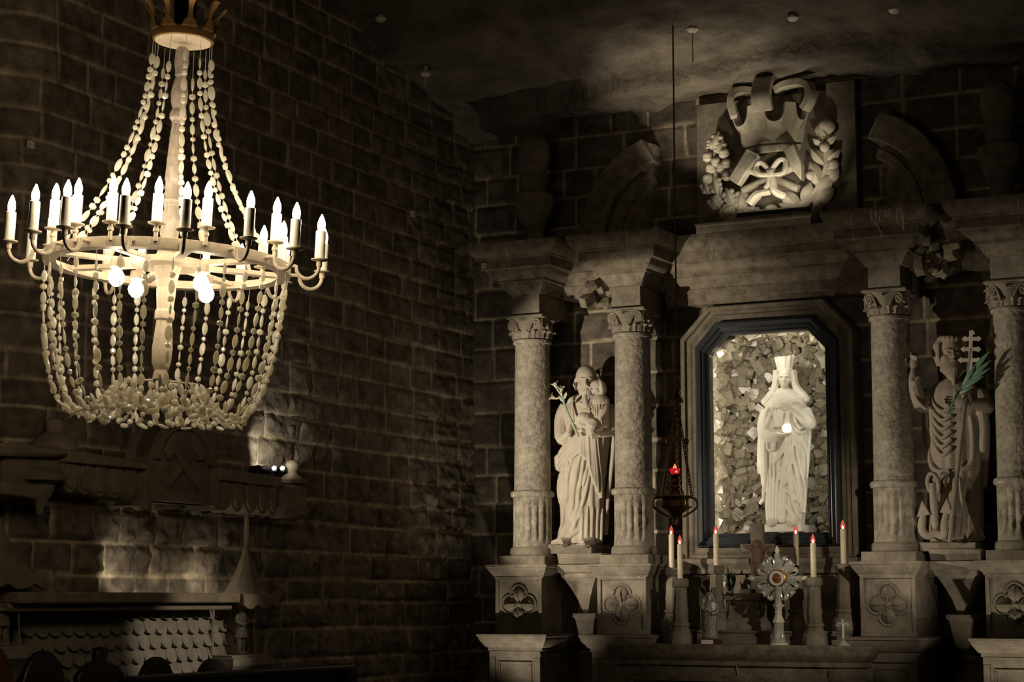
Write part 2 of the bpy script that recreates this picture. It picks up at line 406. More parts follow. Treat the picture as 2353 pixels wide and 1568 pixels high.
# broken rock in the corner where the two walls and the roof meet
# ------------------------------------------------------------------ pedestals and columns
def arc(cx, cz, r, a0, a1, n=16, rz=None):
    rz = rz or r
    return [(cx+r*math.cos(math.radians(a0+(a1-a0)*i/n)), cz+rz*math.sin(math.radians(a0+(a1-a0)*i/n))) for i in range(n+1)]
def panel_frame(mb, x0, x1, z0, z1, y, w=.03, d=.018):
    for a in ((x0,x1,z1-w,z1),(x0,x1,z0,z0+w),(x0,x0+w,z0+w,z1-w),(x1-w,x1,z0+w,z1-w)):
        mb.box(a[0], a[1], y-d, y+.01, a[2], a[3])
CX = [-7.41, -6.44, -4.155, -3.16]
wh = ['leftmost of the four, beside the corner of the side wall', 'second from the left, left of the black niche frame',
      'just right of the black niche frame', 'rightmost of the four, cut by the right picture edge']
def pedestal(i):
    cx = CX[i]; t = thing('pedestal', 'two-tier stone pedestal with four-lobed panel, '+['leftmost, standing free of the altar table','second from left, behind the altar table end','right of the altar candles, dim four-lobed panel','rightmost, cut off by the right picture edge'][i], 'pedestal', (cx, 15.2, 0), 'pedestals of the altarpiece')
    m = MB(); m.box(-.245, .245, -.27, .5, 0, 1.19); panel_frame(m, -.245, .245, .3, 1.17, -.27, .055, .02)
    panel_frame(m, -.16, .16, .36, 1.08, -.27, .02, .012)
    m.build('lower_die', 'stone', t, bevel=.004)
    MB().rect(-.245, .245, -.27, .5, [(.0,1.165),(.015,1.17),(.015,1.195),(.03,1.2),(.075,1.265),(.078,1.285),(.09,1.29),(.09,1.31),(.0,1.315)]).build('lower_cap', 'stone', t, 30)
    m = MB(); m.box(-.225, .225, -.2, .5, 1.31, 1.81); panel_frame(m, -.225, .225, 1.315, 1.805, -.2, .035, .016)
    m.build('upper_die', 'stone', t, bevel=.004)
    q = MB(); y = -.2
    for a in range(4):
        dx = .088*math.cos(a*PI/2); dz = .088*math.sin(a*PI/2)
        ring = [(dx+.078*math.cos(b*PI/9), y-.004, 1.565+dz+.078*math.sin(b*PI/9)) for b in range(18)]
        q.tube(ring, .010, 6, closed=True)
        q.ell((dx*1.02, y+.005, 1.565+dz*1.02), (.06, .045, .06))
        q.tube([(dx*.25, y-.02, 1.565+dz*.25), (dx, y-.05, 1.565+dz), (dx*1.6, y-.02, 1.565+dz*1.6)], [.006, .012, .006], 6)
    q.ell((0, y, 1.565), (.028, .03, .028))
    q.build('quatrefoil', 'stone', t)
    MB().rect(-.225, .225, -.2, .5, [(0,1.79),(.012,1.795),(.012,1.81),(.02,1.812),(.055,1.865),(.058,1.88),(.068,1.885),(.068,1.905),(0,1.908)]).build('upper_cap', 'stone', t, 30)
    return t
def capital(t):
    m = MB(); z0 = 3.9; z1 = 4.085
    bell = [(.15,z0),(.152,z0+.05),(.165,z0+.11),(.19,z0+.16),(.2,z1)]
    m.lathe(bell, (0,0,0), 32)
    m.build('capital_bell', 'stone', t)
    ab = MB().rect(-.165, .165, -.165, .165, [(.0,z1-.005),(.02,z1+.005),(.02,z1+.02),(.008,z1+.03)], back=True).build('abacus', 'stone', t, 30)
    def leafb(a, w, h, r0, r1):
        d = Vector((math.cos(a), math.sin(a), 0)); s = Vector((-d.y, d.x, 0)); mb = MB(); vs = []; fs = []; n = 9
        for i in range(n+1):
            u = i/n
            r = r0+(r1-r0)*u**1.6; z = z0+.005+h*min(u, .86)/.86-(.03*max(0, u-.82)/.18)
            r += .022*max(0, u-.7)/.3
            lob = 1+.22*math.sin(u*PI*5)
            q = w*(.75+.35*math.sin(PI*u))*lob*(1 if u < .85 else (1-u)/.15*.8+.2)
            c = d*r+Vector((0,0,z))
            for k, (o, e) in enumerate(((-1,.0),(-.5,.010),(0,.022),(.5,.010),(1,.0))): vs.append(c+s*q*o+d*e)
        for i in range(n):
            for k in range(4):
                p = i*5+k; fs.append((p,p+1,p+6,p+5))
        m2 = [Vector(v)-d*.018 for v in vs]; o = len(vs); vs += m2
        fs2 = [tuple(x+o for x in reversed(f)) for f in fs]
        rim = [k for k in range(5)]+[5*i+4 for i in range(1, n+1)]+[5*n+k for k in range(3,-1,-1)]+[5*i for i in range(n-1,0,-1)]
        fs3 = [(rim[i], rim[(i+1)%len(rim)], rim[(i+1)%len(rim)]+o, rim[i]+o) for i in range(len(rim))]
        mb.add(vs, fs+fs2+fs3); return mb
    for k in range(8):
        a = -PI/2+k*PI/4
        if k in (3, 4, 5): continue
        if k % 2 == 0: leafb(a, .060, .175, .160, .185).build('acanthus_leaf', 'stone', t, 50)
        else: leafb(a, .060, .12, .160, .190).build('acanthus_leaf', 'stone', t, 50)
        for e in (-.24, .24): leafb(a+e, .030, .075, .160, .176).build('acanthus_leaf', 'stone', t, 50)
    for k in (0, 1, 3):
        a = -3*PI/4+k*PI/2; d = Vector((math.cos(a), math.sin(a), 0))
        for sg in (-1, 1):
            mb = MB(); s = Vector((-d.y, d.x, 0))*sg; pts = []
            pts.append(d*.165+s*.10+Vector((0,0,z0+.05))); pts.append(d*.178+s*.075+Vector((0,0,z0+.12)))
            for j in range(20):
                th = PI*.9-j*PI/6.5; rr = .048*(1-j/24)
                pts.append(d*(.20+rr*math.cos(th)*.45)+s*(.04-rr*math.cos(th)*.62-.01)+Vector((0,0,z0+.128+rr*math.sin(th))))
            mb.tube(pts, .0125, 7)
            mb.ell(pts[-1], .014)
            mb.build('volute', 'stone', t)
def column(i):
    cx = CX[i]; t = thing('column', 'grey stone column with leafy capital and fluted foot, '+wh[i], 'column', (cx, 15.27, 0), 'columns of the altarpiece')
    m = MB(); m.box(-.225, .225, -.225, .225, 1.905, 1.985)
    m.lathe([(.19,1.985),(.198,1.995),(.2,2.02),(.196,2.045),(.182,2.06),(.175,2.065)], n=40)
    m.build('base', 'stone', t, 30, .004)
    MB().lathe([(.175,2.06),(.173,2.09)]+[(.171,2.09+.38*k/6) for k in range(1,7)]+[(.171,2.5)], n=96, rf=lambda a, z: 1-(.11*max(0, math.cos(a*16))**.8 if 2.1 < z < 2.46 else 0)).build('fluted_drum', 'shaft', t, 60)
    MB().lathe([(.168,2.495),(.186,2.5),(.195,2.515),(.197,2.53),(.192,2.545),(.178,2.555),(.165,2.56)], n=40).build('ring_moulding', 'shaft', t)
    MB().lathe([(.163-.009*k/10, 2.555+1.31*k/10) for k in range(11)], n=48).build('shaft', 'shaft', t)
    MB().lathe([(.155,3.86),(.17,3.865),(.174,3.88),(.17,3.895),(.155,3.9)], n=40).build('astragal', 'shaft', t)
    capital(t)
    return t
for i in range(4): pedestal(i); column(i)

# ------------------------------------------------------------------ entablature
ent = thing('entablature', 'long veined stone cornice breaking forward over the four columns', 'cornice', (-5.3, 15.3, 4.3))
def P0(m, name, mat='entab', ang=30, bev=0): return m.build(name, mat, ent, ang, bev, loc=(5.3, -15.3, -4.3))
CORN = [(.0,4.30),(.02,4.305),(.035,4.33),(.075,4.385),(.08,4.40),(.10,4.405),(.10,4.425),(.115,4.43),(.165,4.485),(.17,4.505),(.205,4.51),(.215,4.515),(.215,4.595),(.235,4.60),(.24,4.615),(.26,4.625),(.285,4.66),(.30,4.70),(.30,4.735),(.0,4.74)]
for i in range(4):
    cx = CX[i]
    m = MB(); m.box(cx-.135, cx+.135, 15.13, 15.75, 4.115, 4.31); P0(m, 'frieze_block', 'stone', 30, .004)
    m = MB().rect(cx-.135, cx+.135, 15.13, 15.6, CORN); P0(m, 'cornice_block')
for (x0, x1) in ((CX[0]+.1, CX[1]-.1), (CX[1]+.1, CX[2]-.1), (CX[2]+.1, CX[3]-.1)):
    m = MB().rect(x0, x1, 15.56, 15.76, CORN[:1]+[(p, z) for p, z in CORN[1:]]); P0(m, 'cornice_run')
# centre run: broad plain band under the cornice
m = MB().rect(CX[1]+.25, CX[2]-.25, 15.6, 15.78, [(.0,4.16),(.02,4.17),(.05,4.22),(.05,4.30),(.02,4.32)]); P0(m, 'architrave_band')
# broken stone hanging between the paired columns
def rubble(name, c, n, sc, seed, par_loc):
    r = random.Random(seed); m = MB()
    for k in range(n):
        mt = rot('X', r.uniform(0,3))@rot('Z', r.uniform(0,3))
        m.obox(Vector(c)+Vector((r.uniform(-1,1)*sc[0], r.uniform(-1,1)*sc[1], r.uniform(-1,1)*sc[2])), r.uniform(.03,.075), r.uniform(.03,.06), r.uniform(.02,.05), mt)
    o = P0(m, name, 'entab', 40, .006)
    return o
rubble('broken_stone', (-6.93, 15.45, 4.33), 14, (.1,.14,.09), 3, None)
rubble('broken_stone', (-3.72, 15.3, 4.36), 22, (.14,.2,.13), 5, None)
for x, i in ((-7.47, 0), (-6.32, 1), (-5.72, 9), (-4.35, 2), (-3.02, 3)):
    yb = 15.13 if i < 9 else 15.56; rj = random.Random(int(-x*100)); m = MB()
    pts = [(x+rj.uniform(-.012,.012)+.10*(z-4.5), yb-p-.001, z) for p, z in CORN[9:18]]
    m.tube(pts, [.004+.003*rj.random() for _ in pts], 5); P0(m, 'mortar_joint', 'crest')
# salt that has run down the cornice face
m = MB(); r = random.Random(9)
for k in range(9):
    x = -4.16+.05*k*.6+r.uniform(-.025,.025); z = 4.72-r.uniform(0,.02); pts = [(x, 14.825, z)]
    for j in range(r.randint(2,7)): x += r.uniform(-.015,.015); z -= .03; pts.append((x, 14.825+.012*j+.01, z))
    m.tube(pts, [.004]*(len(pts)-1)+[.001], 5)
P0(m, 'salt_runs', 'salt')

# ------------------------------------------------------------------ broken pediment halves, urns, panel
def scroll_half(side, label):
    """solid quarter of a broken round pediment; side=-1 left, 1 right"""
    t = thing('pediment_half', label, 'pediment', ((-7.05 if side < 0 else -3.62), 15.6, 4.74), 'broken pediment halves')
    L = t.location; sg = -side
    W = .84; H = .98
    outer = [(0,0)]+[(sg*(W-W*math.cos(a)), H*math.sin(a)*.98) for a in [PI/2*.86*k/14 for k in range(1,15)]]
    e = outer[-1][0]; ez = outer[-1][1]
    edge = [(e+sg*.05, ez-.02), (e+sg*.055, ez-.1), (e+sg*.02, ez-.16), (e+sg*.03, ez-.24), (e-sg*.02, ez-.30), (e-sg*.01, ez-.4), (e-sg*.06, ez-.47), (e-sg*.03, ez-.52), (e-sg*.03, 0)]
    MB().prism(outer+edge, -.02, .17).build('pediment_body', 'entab', t, 35, .006)
    m = MB(); inn = [(sg*(W-(W-.24)*math.cos(a)), (H-.24)*math.sin(a)) for a in [PI/2*.9*k/14 for k in range(15)]]
    out = [(sg*(W-W*math.cos(a)), H*math.sin(a)) for a in [PI/2*.84*k/14 for k in range(15)]]
    m.prism(out+inn[::-1], -.13, .1); m.build('arched_rim', 'entab', t, 35, .01)
    m = MB(); i2 = [(sg*(W-(W-.38)*math.cos(a)), (H-.38)*math.sin(a)) for a in [PI/2*.8*k/12 for k in range(13)]]
    i1 = [(sg*(W-(W-.29)*math.cos(a)), (H-.29)*math.sin(a)) for a in [PI/2*.8*k/12 for k in range(13)]]
    m.prism(i1+i2[::-1], -.06, .1); m.build('inner_moulding', 'entab', t, 35, .01)
scroll_half(-1, 'arched left half of the broken pediment, its jagged edge lit')
scroll_half(1, 'dark arched right half of the broken pediment')
def urn(cx, label):
    t = thing('urn', label, 'urn', (cx, 15.2, 4.735), 'stone urns on the cornice')
    MB().lathe([(.2,0),(.19,.03),(.12,.05),(.09,.09),(.085,.15)], n=28).build('foot', 'stone_dark', t)
    MB().lathe([(.085,.14),(.11,.2),(.17,.36),(.185,.43),(.175,.47),(.12,.5),(.1,.52)], n=48, rf=lambda a,z: 1+.035*math.cos(a*12) if .2<z<.42 else 1).build('bowl', 'stone_dark', t)
    MB().lathe([(.1,.51),(.105,.56),(.12,.6),(.135,.62),(.13,.66),(.115,.68),(.13,.74),(.145,.82),(.14,.92),(.1,.99),(.04,1.02)], n=28).build('lid', 'stone_dark', t)
urn(-7.36, 'dark stone urn standing on the cornice above the leftmost column')
urn(-3.2, 'dark stone urn almost lost in shadow above the rightmost column')
pan = MB().box(-.715, .49, -.06, .04, 0, 1.24).build('stone_slab', 'stone_dark', None, 30, .006, loc=(-5.25, 15.7, 4.742))
tag(pan, 'upright stone slab behind the crowned crest', 'stone slab')
pan2 = MB().box(-.13, .13, -.08, .05, 0, 1.28).build('stone_strip', 'stone_dark', None, 30, .006, loc=(-4.62, 15.66, 4.742))
tag(pan2, 'narrow dark stone strip right of the crest, against the pediment', 'stone slab'); pan2.name = 'stone_strip'
led = MB().rect(-.5, .5, -.28, .1, [(0,0),(.01,.0),(.01,.06),(.02,.065),(.02,.085),(0,.09)]).build('ledge', 'crest', None, 30, .004, loc=(-5.32, 15.55, 4.735))
tag(led, 'pale stone ledge on the cornice carrying the crest', 'ledge')

# ------------------------------------------------------------------ niche
NX0, NX1, NZ0, NZ1 = -5.845, -4.8, 2.165, 3.885
def octo(x0, x1, z0, z1, cx_, cz_): return [(x0,z0),(x1,z0),(x1,z1-cz_),(x1-cx_,z1),(x0+cx_,z1),(x0,z1-cz_)]
def oct_off(o): return octo(NX0-o, NX1+o, NZ0-o, NZ1+o, .15+.42*o, .165+.42*o)
def frame_sweep(prof):
    """prof = [(outward offset, y)] closed loop swept round the cut-corner opening"""
    m = MB(); vs = []; fs = []; n = 6; k = len(prof)
    for o, y in prof:
        for x, z in oct_off(o): vs.append((x, y, z))
    for i in range(k):
        i2 = (i+1) % k
        for j in range(n): fs.append((i*n+j, i*n+(j+1)%n, i2*n+(j+1)%n, i2*n+j))
    return m.add(vs, fs)
fr = frame_sweep([(.0,15.62),(.0,15.56),(.012,15.545),(.02,15.55),(.026,15.53),(.04,15.515),(.05,15.52),(.058,15.50),(.085,15.485),(.095,15.49),(.105,15.50),(.112,15.56),(.112,15.66),(.0,15.66)])
t = thing('niche_frame', 'black lacquered cut-corner frame around the lit niche', 'frame', (-5.32, 15.6, 2.1))
fo = fr.build('frame_moulding', 'black', t, 25, loc=(5.32, -15.6, -2.1))
gl = MB(); o = oct_off(.004); gl.prism(o, 15.585, 15.59); gl.build('glass_pane', 'pane', t, loc=(5.32, -15.6, -2.1))
t = thing('stone_surround', 'moulded stone surround with cut corners outside the black frame', 'surround', (-5.32, 15.6, 2.0))
frame_sweep([(.11,15.76),(.11,15.6),(.12,15.57),(.15,15.565),(.17,15.55),(.18,15.56),(.205,15.555),(.215,15.53),(.245,15.525),(.255,15.54),(.262,15.6),(.262,15.76)]).build('surround_moulding', 'stone_dark', t, 25, loc=(5.32,-15.6,-2.0))
MB().rect(-6.13, -4.5, 15.55, 15.75, [(0,1.82),(.02,1.825),(.02,1.86),(.05,1.9),(.06,1.915),(.06,1.95),(.0,1.96)]).build('sill', 'stone', t, 30, loc=(5.32,-15.6,-2.0))
MB().box(-6.1, -4.53, 15.58, 15.75, 1.35, 1.83).build('apron', 'stone_dark', t, 30, .006, loc=(5.32,-15.6,-2.0))
# the niche's own stone box, lined with chunks of rock salt
box = MB(); YN = 16.28
x0, x1, z0, z1 = -6.0, -4.65, 2.08, 4.0
box.add([(x0,15.72,z0),(x1,15.72,z0),(x1,15.72,z1),(x0,15.72,z1),(x0,YN+.06,z0),(x1,YN+.06,z0),(x1,YN+.06,z1),(x0,YN+.06,z1)], [(4,5,6,7),(0,1,5,4),(3,7,6,2),(0,4,7,3),(1,2,6,5)])
bo = box.build('niche_box', 'stone_dark'); structure(bo); bo.name = 'trim_1'
def chunk(m, c, s, r, face):
    """rough split block of rock salt: a skewed box with its corners knocked off unevenly"""
    mt = rot('X', r.uniform(-.9,.9))@rot('Y', r.uniform(0,3.14))@rot('Z', r.uniform(-.9,.9)); e = [r.uniform(.6,1.35) for _ in range(3)]
    import bmesh
    bm = bmesh.new(); P = []
    for x in (-1,1):
        for y in (-1,1):
            for z in (-1,1):
                k = r.uniform(.35,.9); v = Vector((x*s*e[0], y*s*e[1], z*s*e[2]))
                for ax in range(3):
                    w = v.copy(); w[ax] *= k if r.random() < .7 else .95; P.append(Vector(c)+mt@w)
    vs = [bm.verts.new(p) for p in P]; g = bmesh.ops.convex_hull(bm, input=vs)
    bm.verts.ensure_lookup_table(); bm.verts.index_update()
    m.add([v.co.copy() for v in bm.verts], [tuple(v.index for v in f.verts) for f in bm.faces]); bm.free()
m = MB(); r = random.Random(4)
x = -5.93
while x < -4.7:
    z = 2.12
    while z < 3.98:
        chunk(m, (x+r.uniform(-.02,.02), YN+r.uniform(-.05,.03), z+r.uniform(-.02,.02)), r.uniform(.020,.046), r, 'b'); z += r.uniform(.038,.06)
    x += r.uniform(.045,.062)
for sx in (-5.93, -4.72):
    y = 15.76
    while y < YN:
        z = 2.12
        while z < 3.98:
            chunk(m, (sx+r.uniform(-.03,.03), y, z), r.uniform(.03,.058), r, 's'); z += r.uniform(.055,.085)
        y += r.uniform(.06,.08)
y = 15.76
while y < YN:
    x = -5.9
    while x < -4.7:
        dz = max(0, -5.62-x, x+5.02)*1.05
        chunk(m, (x, y, 3.97-min(dz,.2)+r.uniform(-.02,.02)), r.uniform(.035,.055), r, 's')
        if r.random() < .6: chunk(m, (x, y, 2.12), r.uniform(.03,.045), r, 's')
        x += r.uniform(.06,.08)
    y += r.uniform(.07,.09)
lin = m.build('rock_salt_lining', 'chunk', None, 15); tag(lin, 'rough rock salt crystals lining the lit niche behind the white figure', 'crystals'); lin['kind'] = 'stuff'
bl = at(1716, 1215, 15.8); m = MB(); r = random.Random(12); chunk(m, (0,0,0), .03, r, 'b')
tag(m.build('salt_crystal', 'clear', None, 15, loc=bl), 'clear salt crystal block at the bottom left of the niche', 'crystal')

# ------------------------------------------------------------------ altar table and step
t = thing('altar_table', 'long dark stone altar table along the bottom of the picture', 'altar', (-5.32, 15, 0))
L = (5.32, -15, 0)
m = MB().rect(-6.37, -4.25, 14.67, 14.83, [(-.03,1.07),(.0,1.08),(.0,1.115),(.012,1.13),(.045,1.165),(.05,1.18),(.05,1.24),(.04,1.245)]); m.box(-6.10, -4.50, 14.83, 15.05, 1.07, 1.245); m.build('table_top', 'entab', t, 30, .003, loc=L)
m = MB(); m.box(-6.3, -4.33, 14.7, 14.83, .0, 1.07); panel_frame(m, -6.25, -4.4, .45, 1.0, 14.7, .05, .03)
m.build('front_panel', 'entab', t, 30, .005, loc=L)
m = MB(); pj = [at(1683,1490,14.62), at(1686,1500,14.625), at(1691,1520,14.68), at(1694,1540,14.69), at(1699,1567,14.69)]; m.tube([p+Vector((0,-.004,0)) for p in pj], [.006,.004,.007,.005,.006], 5); m.build('mortar_joint', 'crest', t, loc=L)
m = MB(); m.box(-4.55, -4.2, 14.66, 14.83, 0, 1.07)
m.prism([(-4.55,0)]+arc(-4.37,.9,.17,180,0,14)+[(-4.2,0)], 14.62, 14.7); m.build('side_support', 'stone', t, 30, .006, loc=L)
g = MB().rect(-6.10, -4.50, 15.065, 15.54, [(0,1.0),(0,1.33),(.012,1.335),(.012,1.35),(0,1.352)]).build('altar_step', 'stone_dark', None, 30, .004, loc=(0,0,0))
tag(g, 'raised stone step along the back of the altar table', 'step')
# brackets under the two side figures
def bracket(cx, yf, label, rnd):
    t = thing('bracket', label, 'bracket', (cx, 15.4, 0), 'stone brackets under the statues')
    w = .145
    MB().rect(-.2, .2, -.2, .3, [(-.02,1.908),(.0,1.912),(.012,2.0),(.0,2.005)]).build('bracket_slab', 'stone', t, 30, .004)
    MB().rect(-w, w, -.2, .3, [(-.13,1.48),(-.12,1.5),(-.09,1.6),(-.045,1.7),(.0,1.78),(.02,1.80),(.025,1.83),(.045,1.84),(.05,1.87),(.05,1.905),(0,1.907)]).build('bracket_body', 'stone', t, 30)
    MB().rect(-.09, .09, -.1, .3, [(-.05,1.22),(-.035,1.24),(.0,1.44),(.01,1.45),(.02,1.455),(.02,1.485),(0,1.49)]).build('bracket_drop', 'stone', t, 30)
bracket(-6.925, 15.2, 'tapering stone bracket under the bearded figure with a child, between the left pedestals', 0)
bracket(-3.66, 15.2, 'tapering stone bracket under the dark figure with staff, between the right pedestals', 0)
# ------------------------------------------------------------------ carved figures
class Fig:
    def __init__(s, px, py, Y): s.o = at(px, py, Y); s.Y = Y
    def L(s, px, py, dy=0): return at(px, py, s.Y+dy)-s.o
    def rings(s, rows):
        out = []
        for py, a, b, ry, cy in rows:
            A = s.L(a, py); B = s.L(b, py); out.append((A.z, (A.x+B.x)/2, cy, (B.x-A.x)/2*.94, ry))
        out.sort(); res = []
        for i in range(len(out)-1):      # densify smoothly
            a = out[max(i-1,0)]; b = out[i]; c = out[i+1]; d = out[min(i+2,len(out)-1)]
            for k in range(5):
                t = k/5; res.append(tuple(.5*(2*b[j]+(c[j]-a[j])*t+(2*a[j]-5*b[j]+4*c[j]-d[j])*t*t+(3*b[j]-a[j]-3*c[j]+d[j])*t**3) if j else b[0]+(c[0]-b[0])*t for j in range(5)))
        res.append(out[-1]); s.R = res; return res
    def front(s, x, z, lift=0):
        R = s.R; z = min(max(z, R[0][0]), R[-1][0])
        for i in range(len(R)-1):
            if R[i][0] <= z <= R[i+1][0]: break
        t = (z-R[i][0])/max(1e-6, R[i+1][0]-R[i][0]); q = [R[i][j]+(R[i+1][j]-R[i][j])*t for j in range(5)]
        u = max(-.97, min(.97, (x-q[1])/q[3])); return Vector((x, q[2]-q[4]*math.sqrt(1-u*u)-lift, z))
    def ridge(s, m, pts, rad, lift=0, n=5):
        """a fold of cloth lying on the front of the figure along pixel points"""
        P = [s.L(*p) for p in pts]; P = spline([(p.x, 0, p.z) for p in P], n); k = len(P)
        Q = [s.front(p.x, p.z, lift) for p in P]
        if not hasattr(rad, '__len__'): rad = [1.22*rad*(.08+.92*math.sin(PI*min(1,.04+.76*i/(k-1)))**.75) for i in range(k)]
        else: rad = [rad[0]+(rad[1]-rad[0])*i/(k-1) for i in range(k)]
        m.tube(Q, rad, 8)
def hand(m, w, d, nrm, sc=1., curl=.6, thumb=1):
    """palm, four bent fingers of unequal length and a thumb from the side of the palm"""
    w = Vector(w); d = Vector(d).normalized(); nrm = Vector(nrm); nrm = (nrm-d*nrm.dot(d)).normalized(); s = d.cross(nrm)*thumb
    mt = Matrix((d, s, nrm)).transposed()
    m.ell(w+d*.048*sc, (.056*sc, .040*sc, .019*sc), mt)
    for i, ln in enumerate((.070, .080, .075, .058)):
        b = w+d*(.082-.004*abs(i-1.3))*sc+s*(1.5-i)*.0195*sc; a = 0; pts = [b-d*.02*sc, b]; p = b
        for f in (.45, .32, .27):
            a += curl*(.55+.1*i); p = p+(d*math.cos(a)+nrm*math.sin(a))*ln*f*sc; pts.append(p)
        m.tube(pts, [.0105*sc, .0105*sc, .010*sc, .009*sc, .007*sc], 7)
    b = w+d*.02*sc+s*.032*sc; pts = [b]; p = b+(d*.55+s*.7+nrm*.3)*.038*sc; pts.append(p)
    p = p+(d*.85+s*.2+nrm*.45)*.032*sc; pts.append(p); p = p+(d*.9+s*-.1+nrm*.5)*.022*sc; pts.append(p)
    m.tube(pts, [.014*sc, .0125*sc, .011*sc, .008*sc], 7)
def head(m, c, h, mt, wide=.72, neck=None, female=False):
    """skull, jaw, brow, sockets left between brow and cheek, nose, lips, ears; face looks along -y of mt; h = half height"""
    c = Vector(c); q = lambda x, y, z: c+mt@Vector((x*h, y*h, z*h))
    m.ell(q(0,.12,.22), (wide*h*.98, .86*h, .78*h), mt, 32, 22)
    m.ell(q(0,-.12,-.3), (wide*h*.80, .62*h, .68*h), mt, 32, 22)
    m.ell(q(0,-.52,-.72), (.26*h, .24*h, .22*h), mt)          # chin
    for s in (-1, 1):
        m.tube([q(s*.08,-.77,.1), q(s*.3,-.76,.15), q(s*.52,-.58,.08)], [.04*h,.055*h,.04*h], 8)    # brow
        m.ell(q(s*.27,-.63,-.05), (.13*h, .10*h, .075*h), mt, 10, 8)   # eye
        m.ell(q(s*.36,-.48,-.33), (.24*h, .2*h, .22*h), mt)     # cheek
        m.ell(q(s*wide*1.0,.1,-.1), (.07*h, .16*h, .24*h), mt)  # ear
        m.ell(q(s*.09,-.83,-.3), (.075*h, .09*h, .06*h), mt, 10, 8)
    m.tube([q(0,-.74,.12), q(0,-.87,-.1), q(0,-1.02,-.27), q(0,-.80,-.35)], [.06*h,.085*h,.12*h,.06*h], 8)
    m.tube([q(-.2,-.66,-.5), q(-.07,-.80,-.475), q(0,-.80,-.49), q(.07,-.80,-.475), q(.2,-.66,-.5)], [.025*h,.055*h,.05*h,.055*h,.025*h], 7)
    m.tube([q(-.17,-.66,-.53), q(0,-.78,-.57), q(.17,-.66,-.53)], [.025*h,.065*h,.025*h], 7)
    if neck: m.tube([q(0,.12,-.4), Vector(neck)], [.42*h, .5*h], 14)
I3 = Matrix.Identity(3)

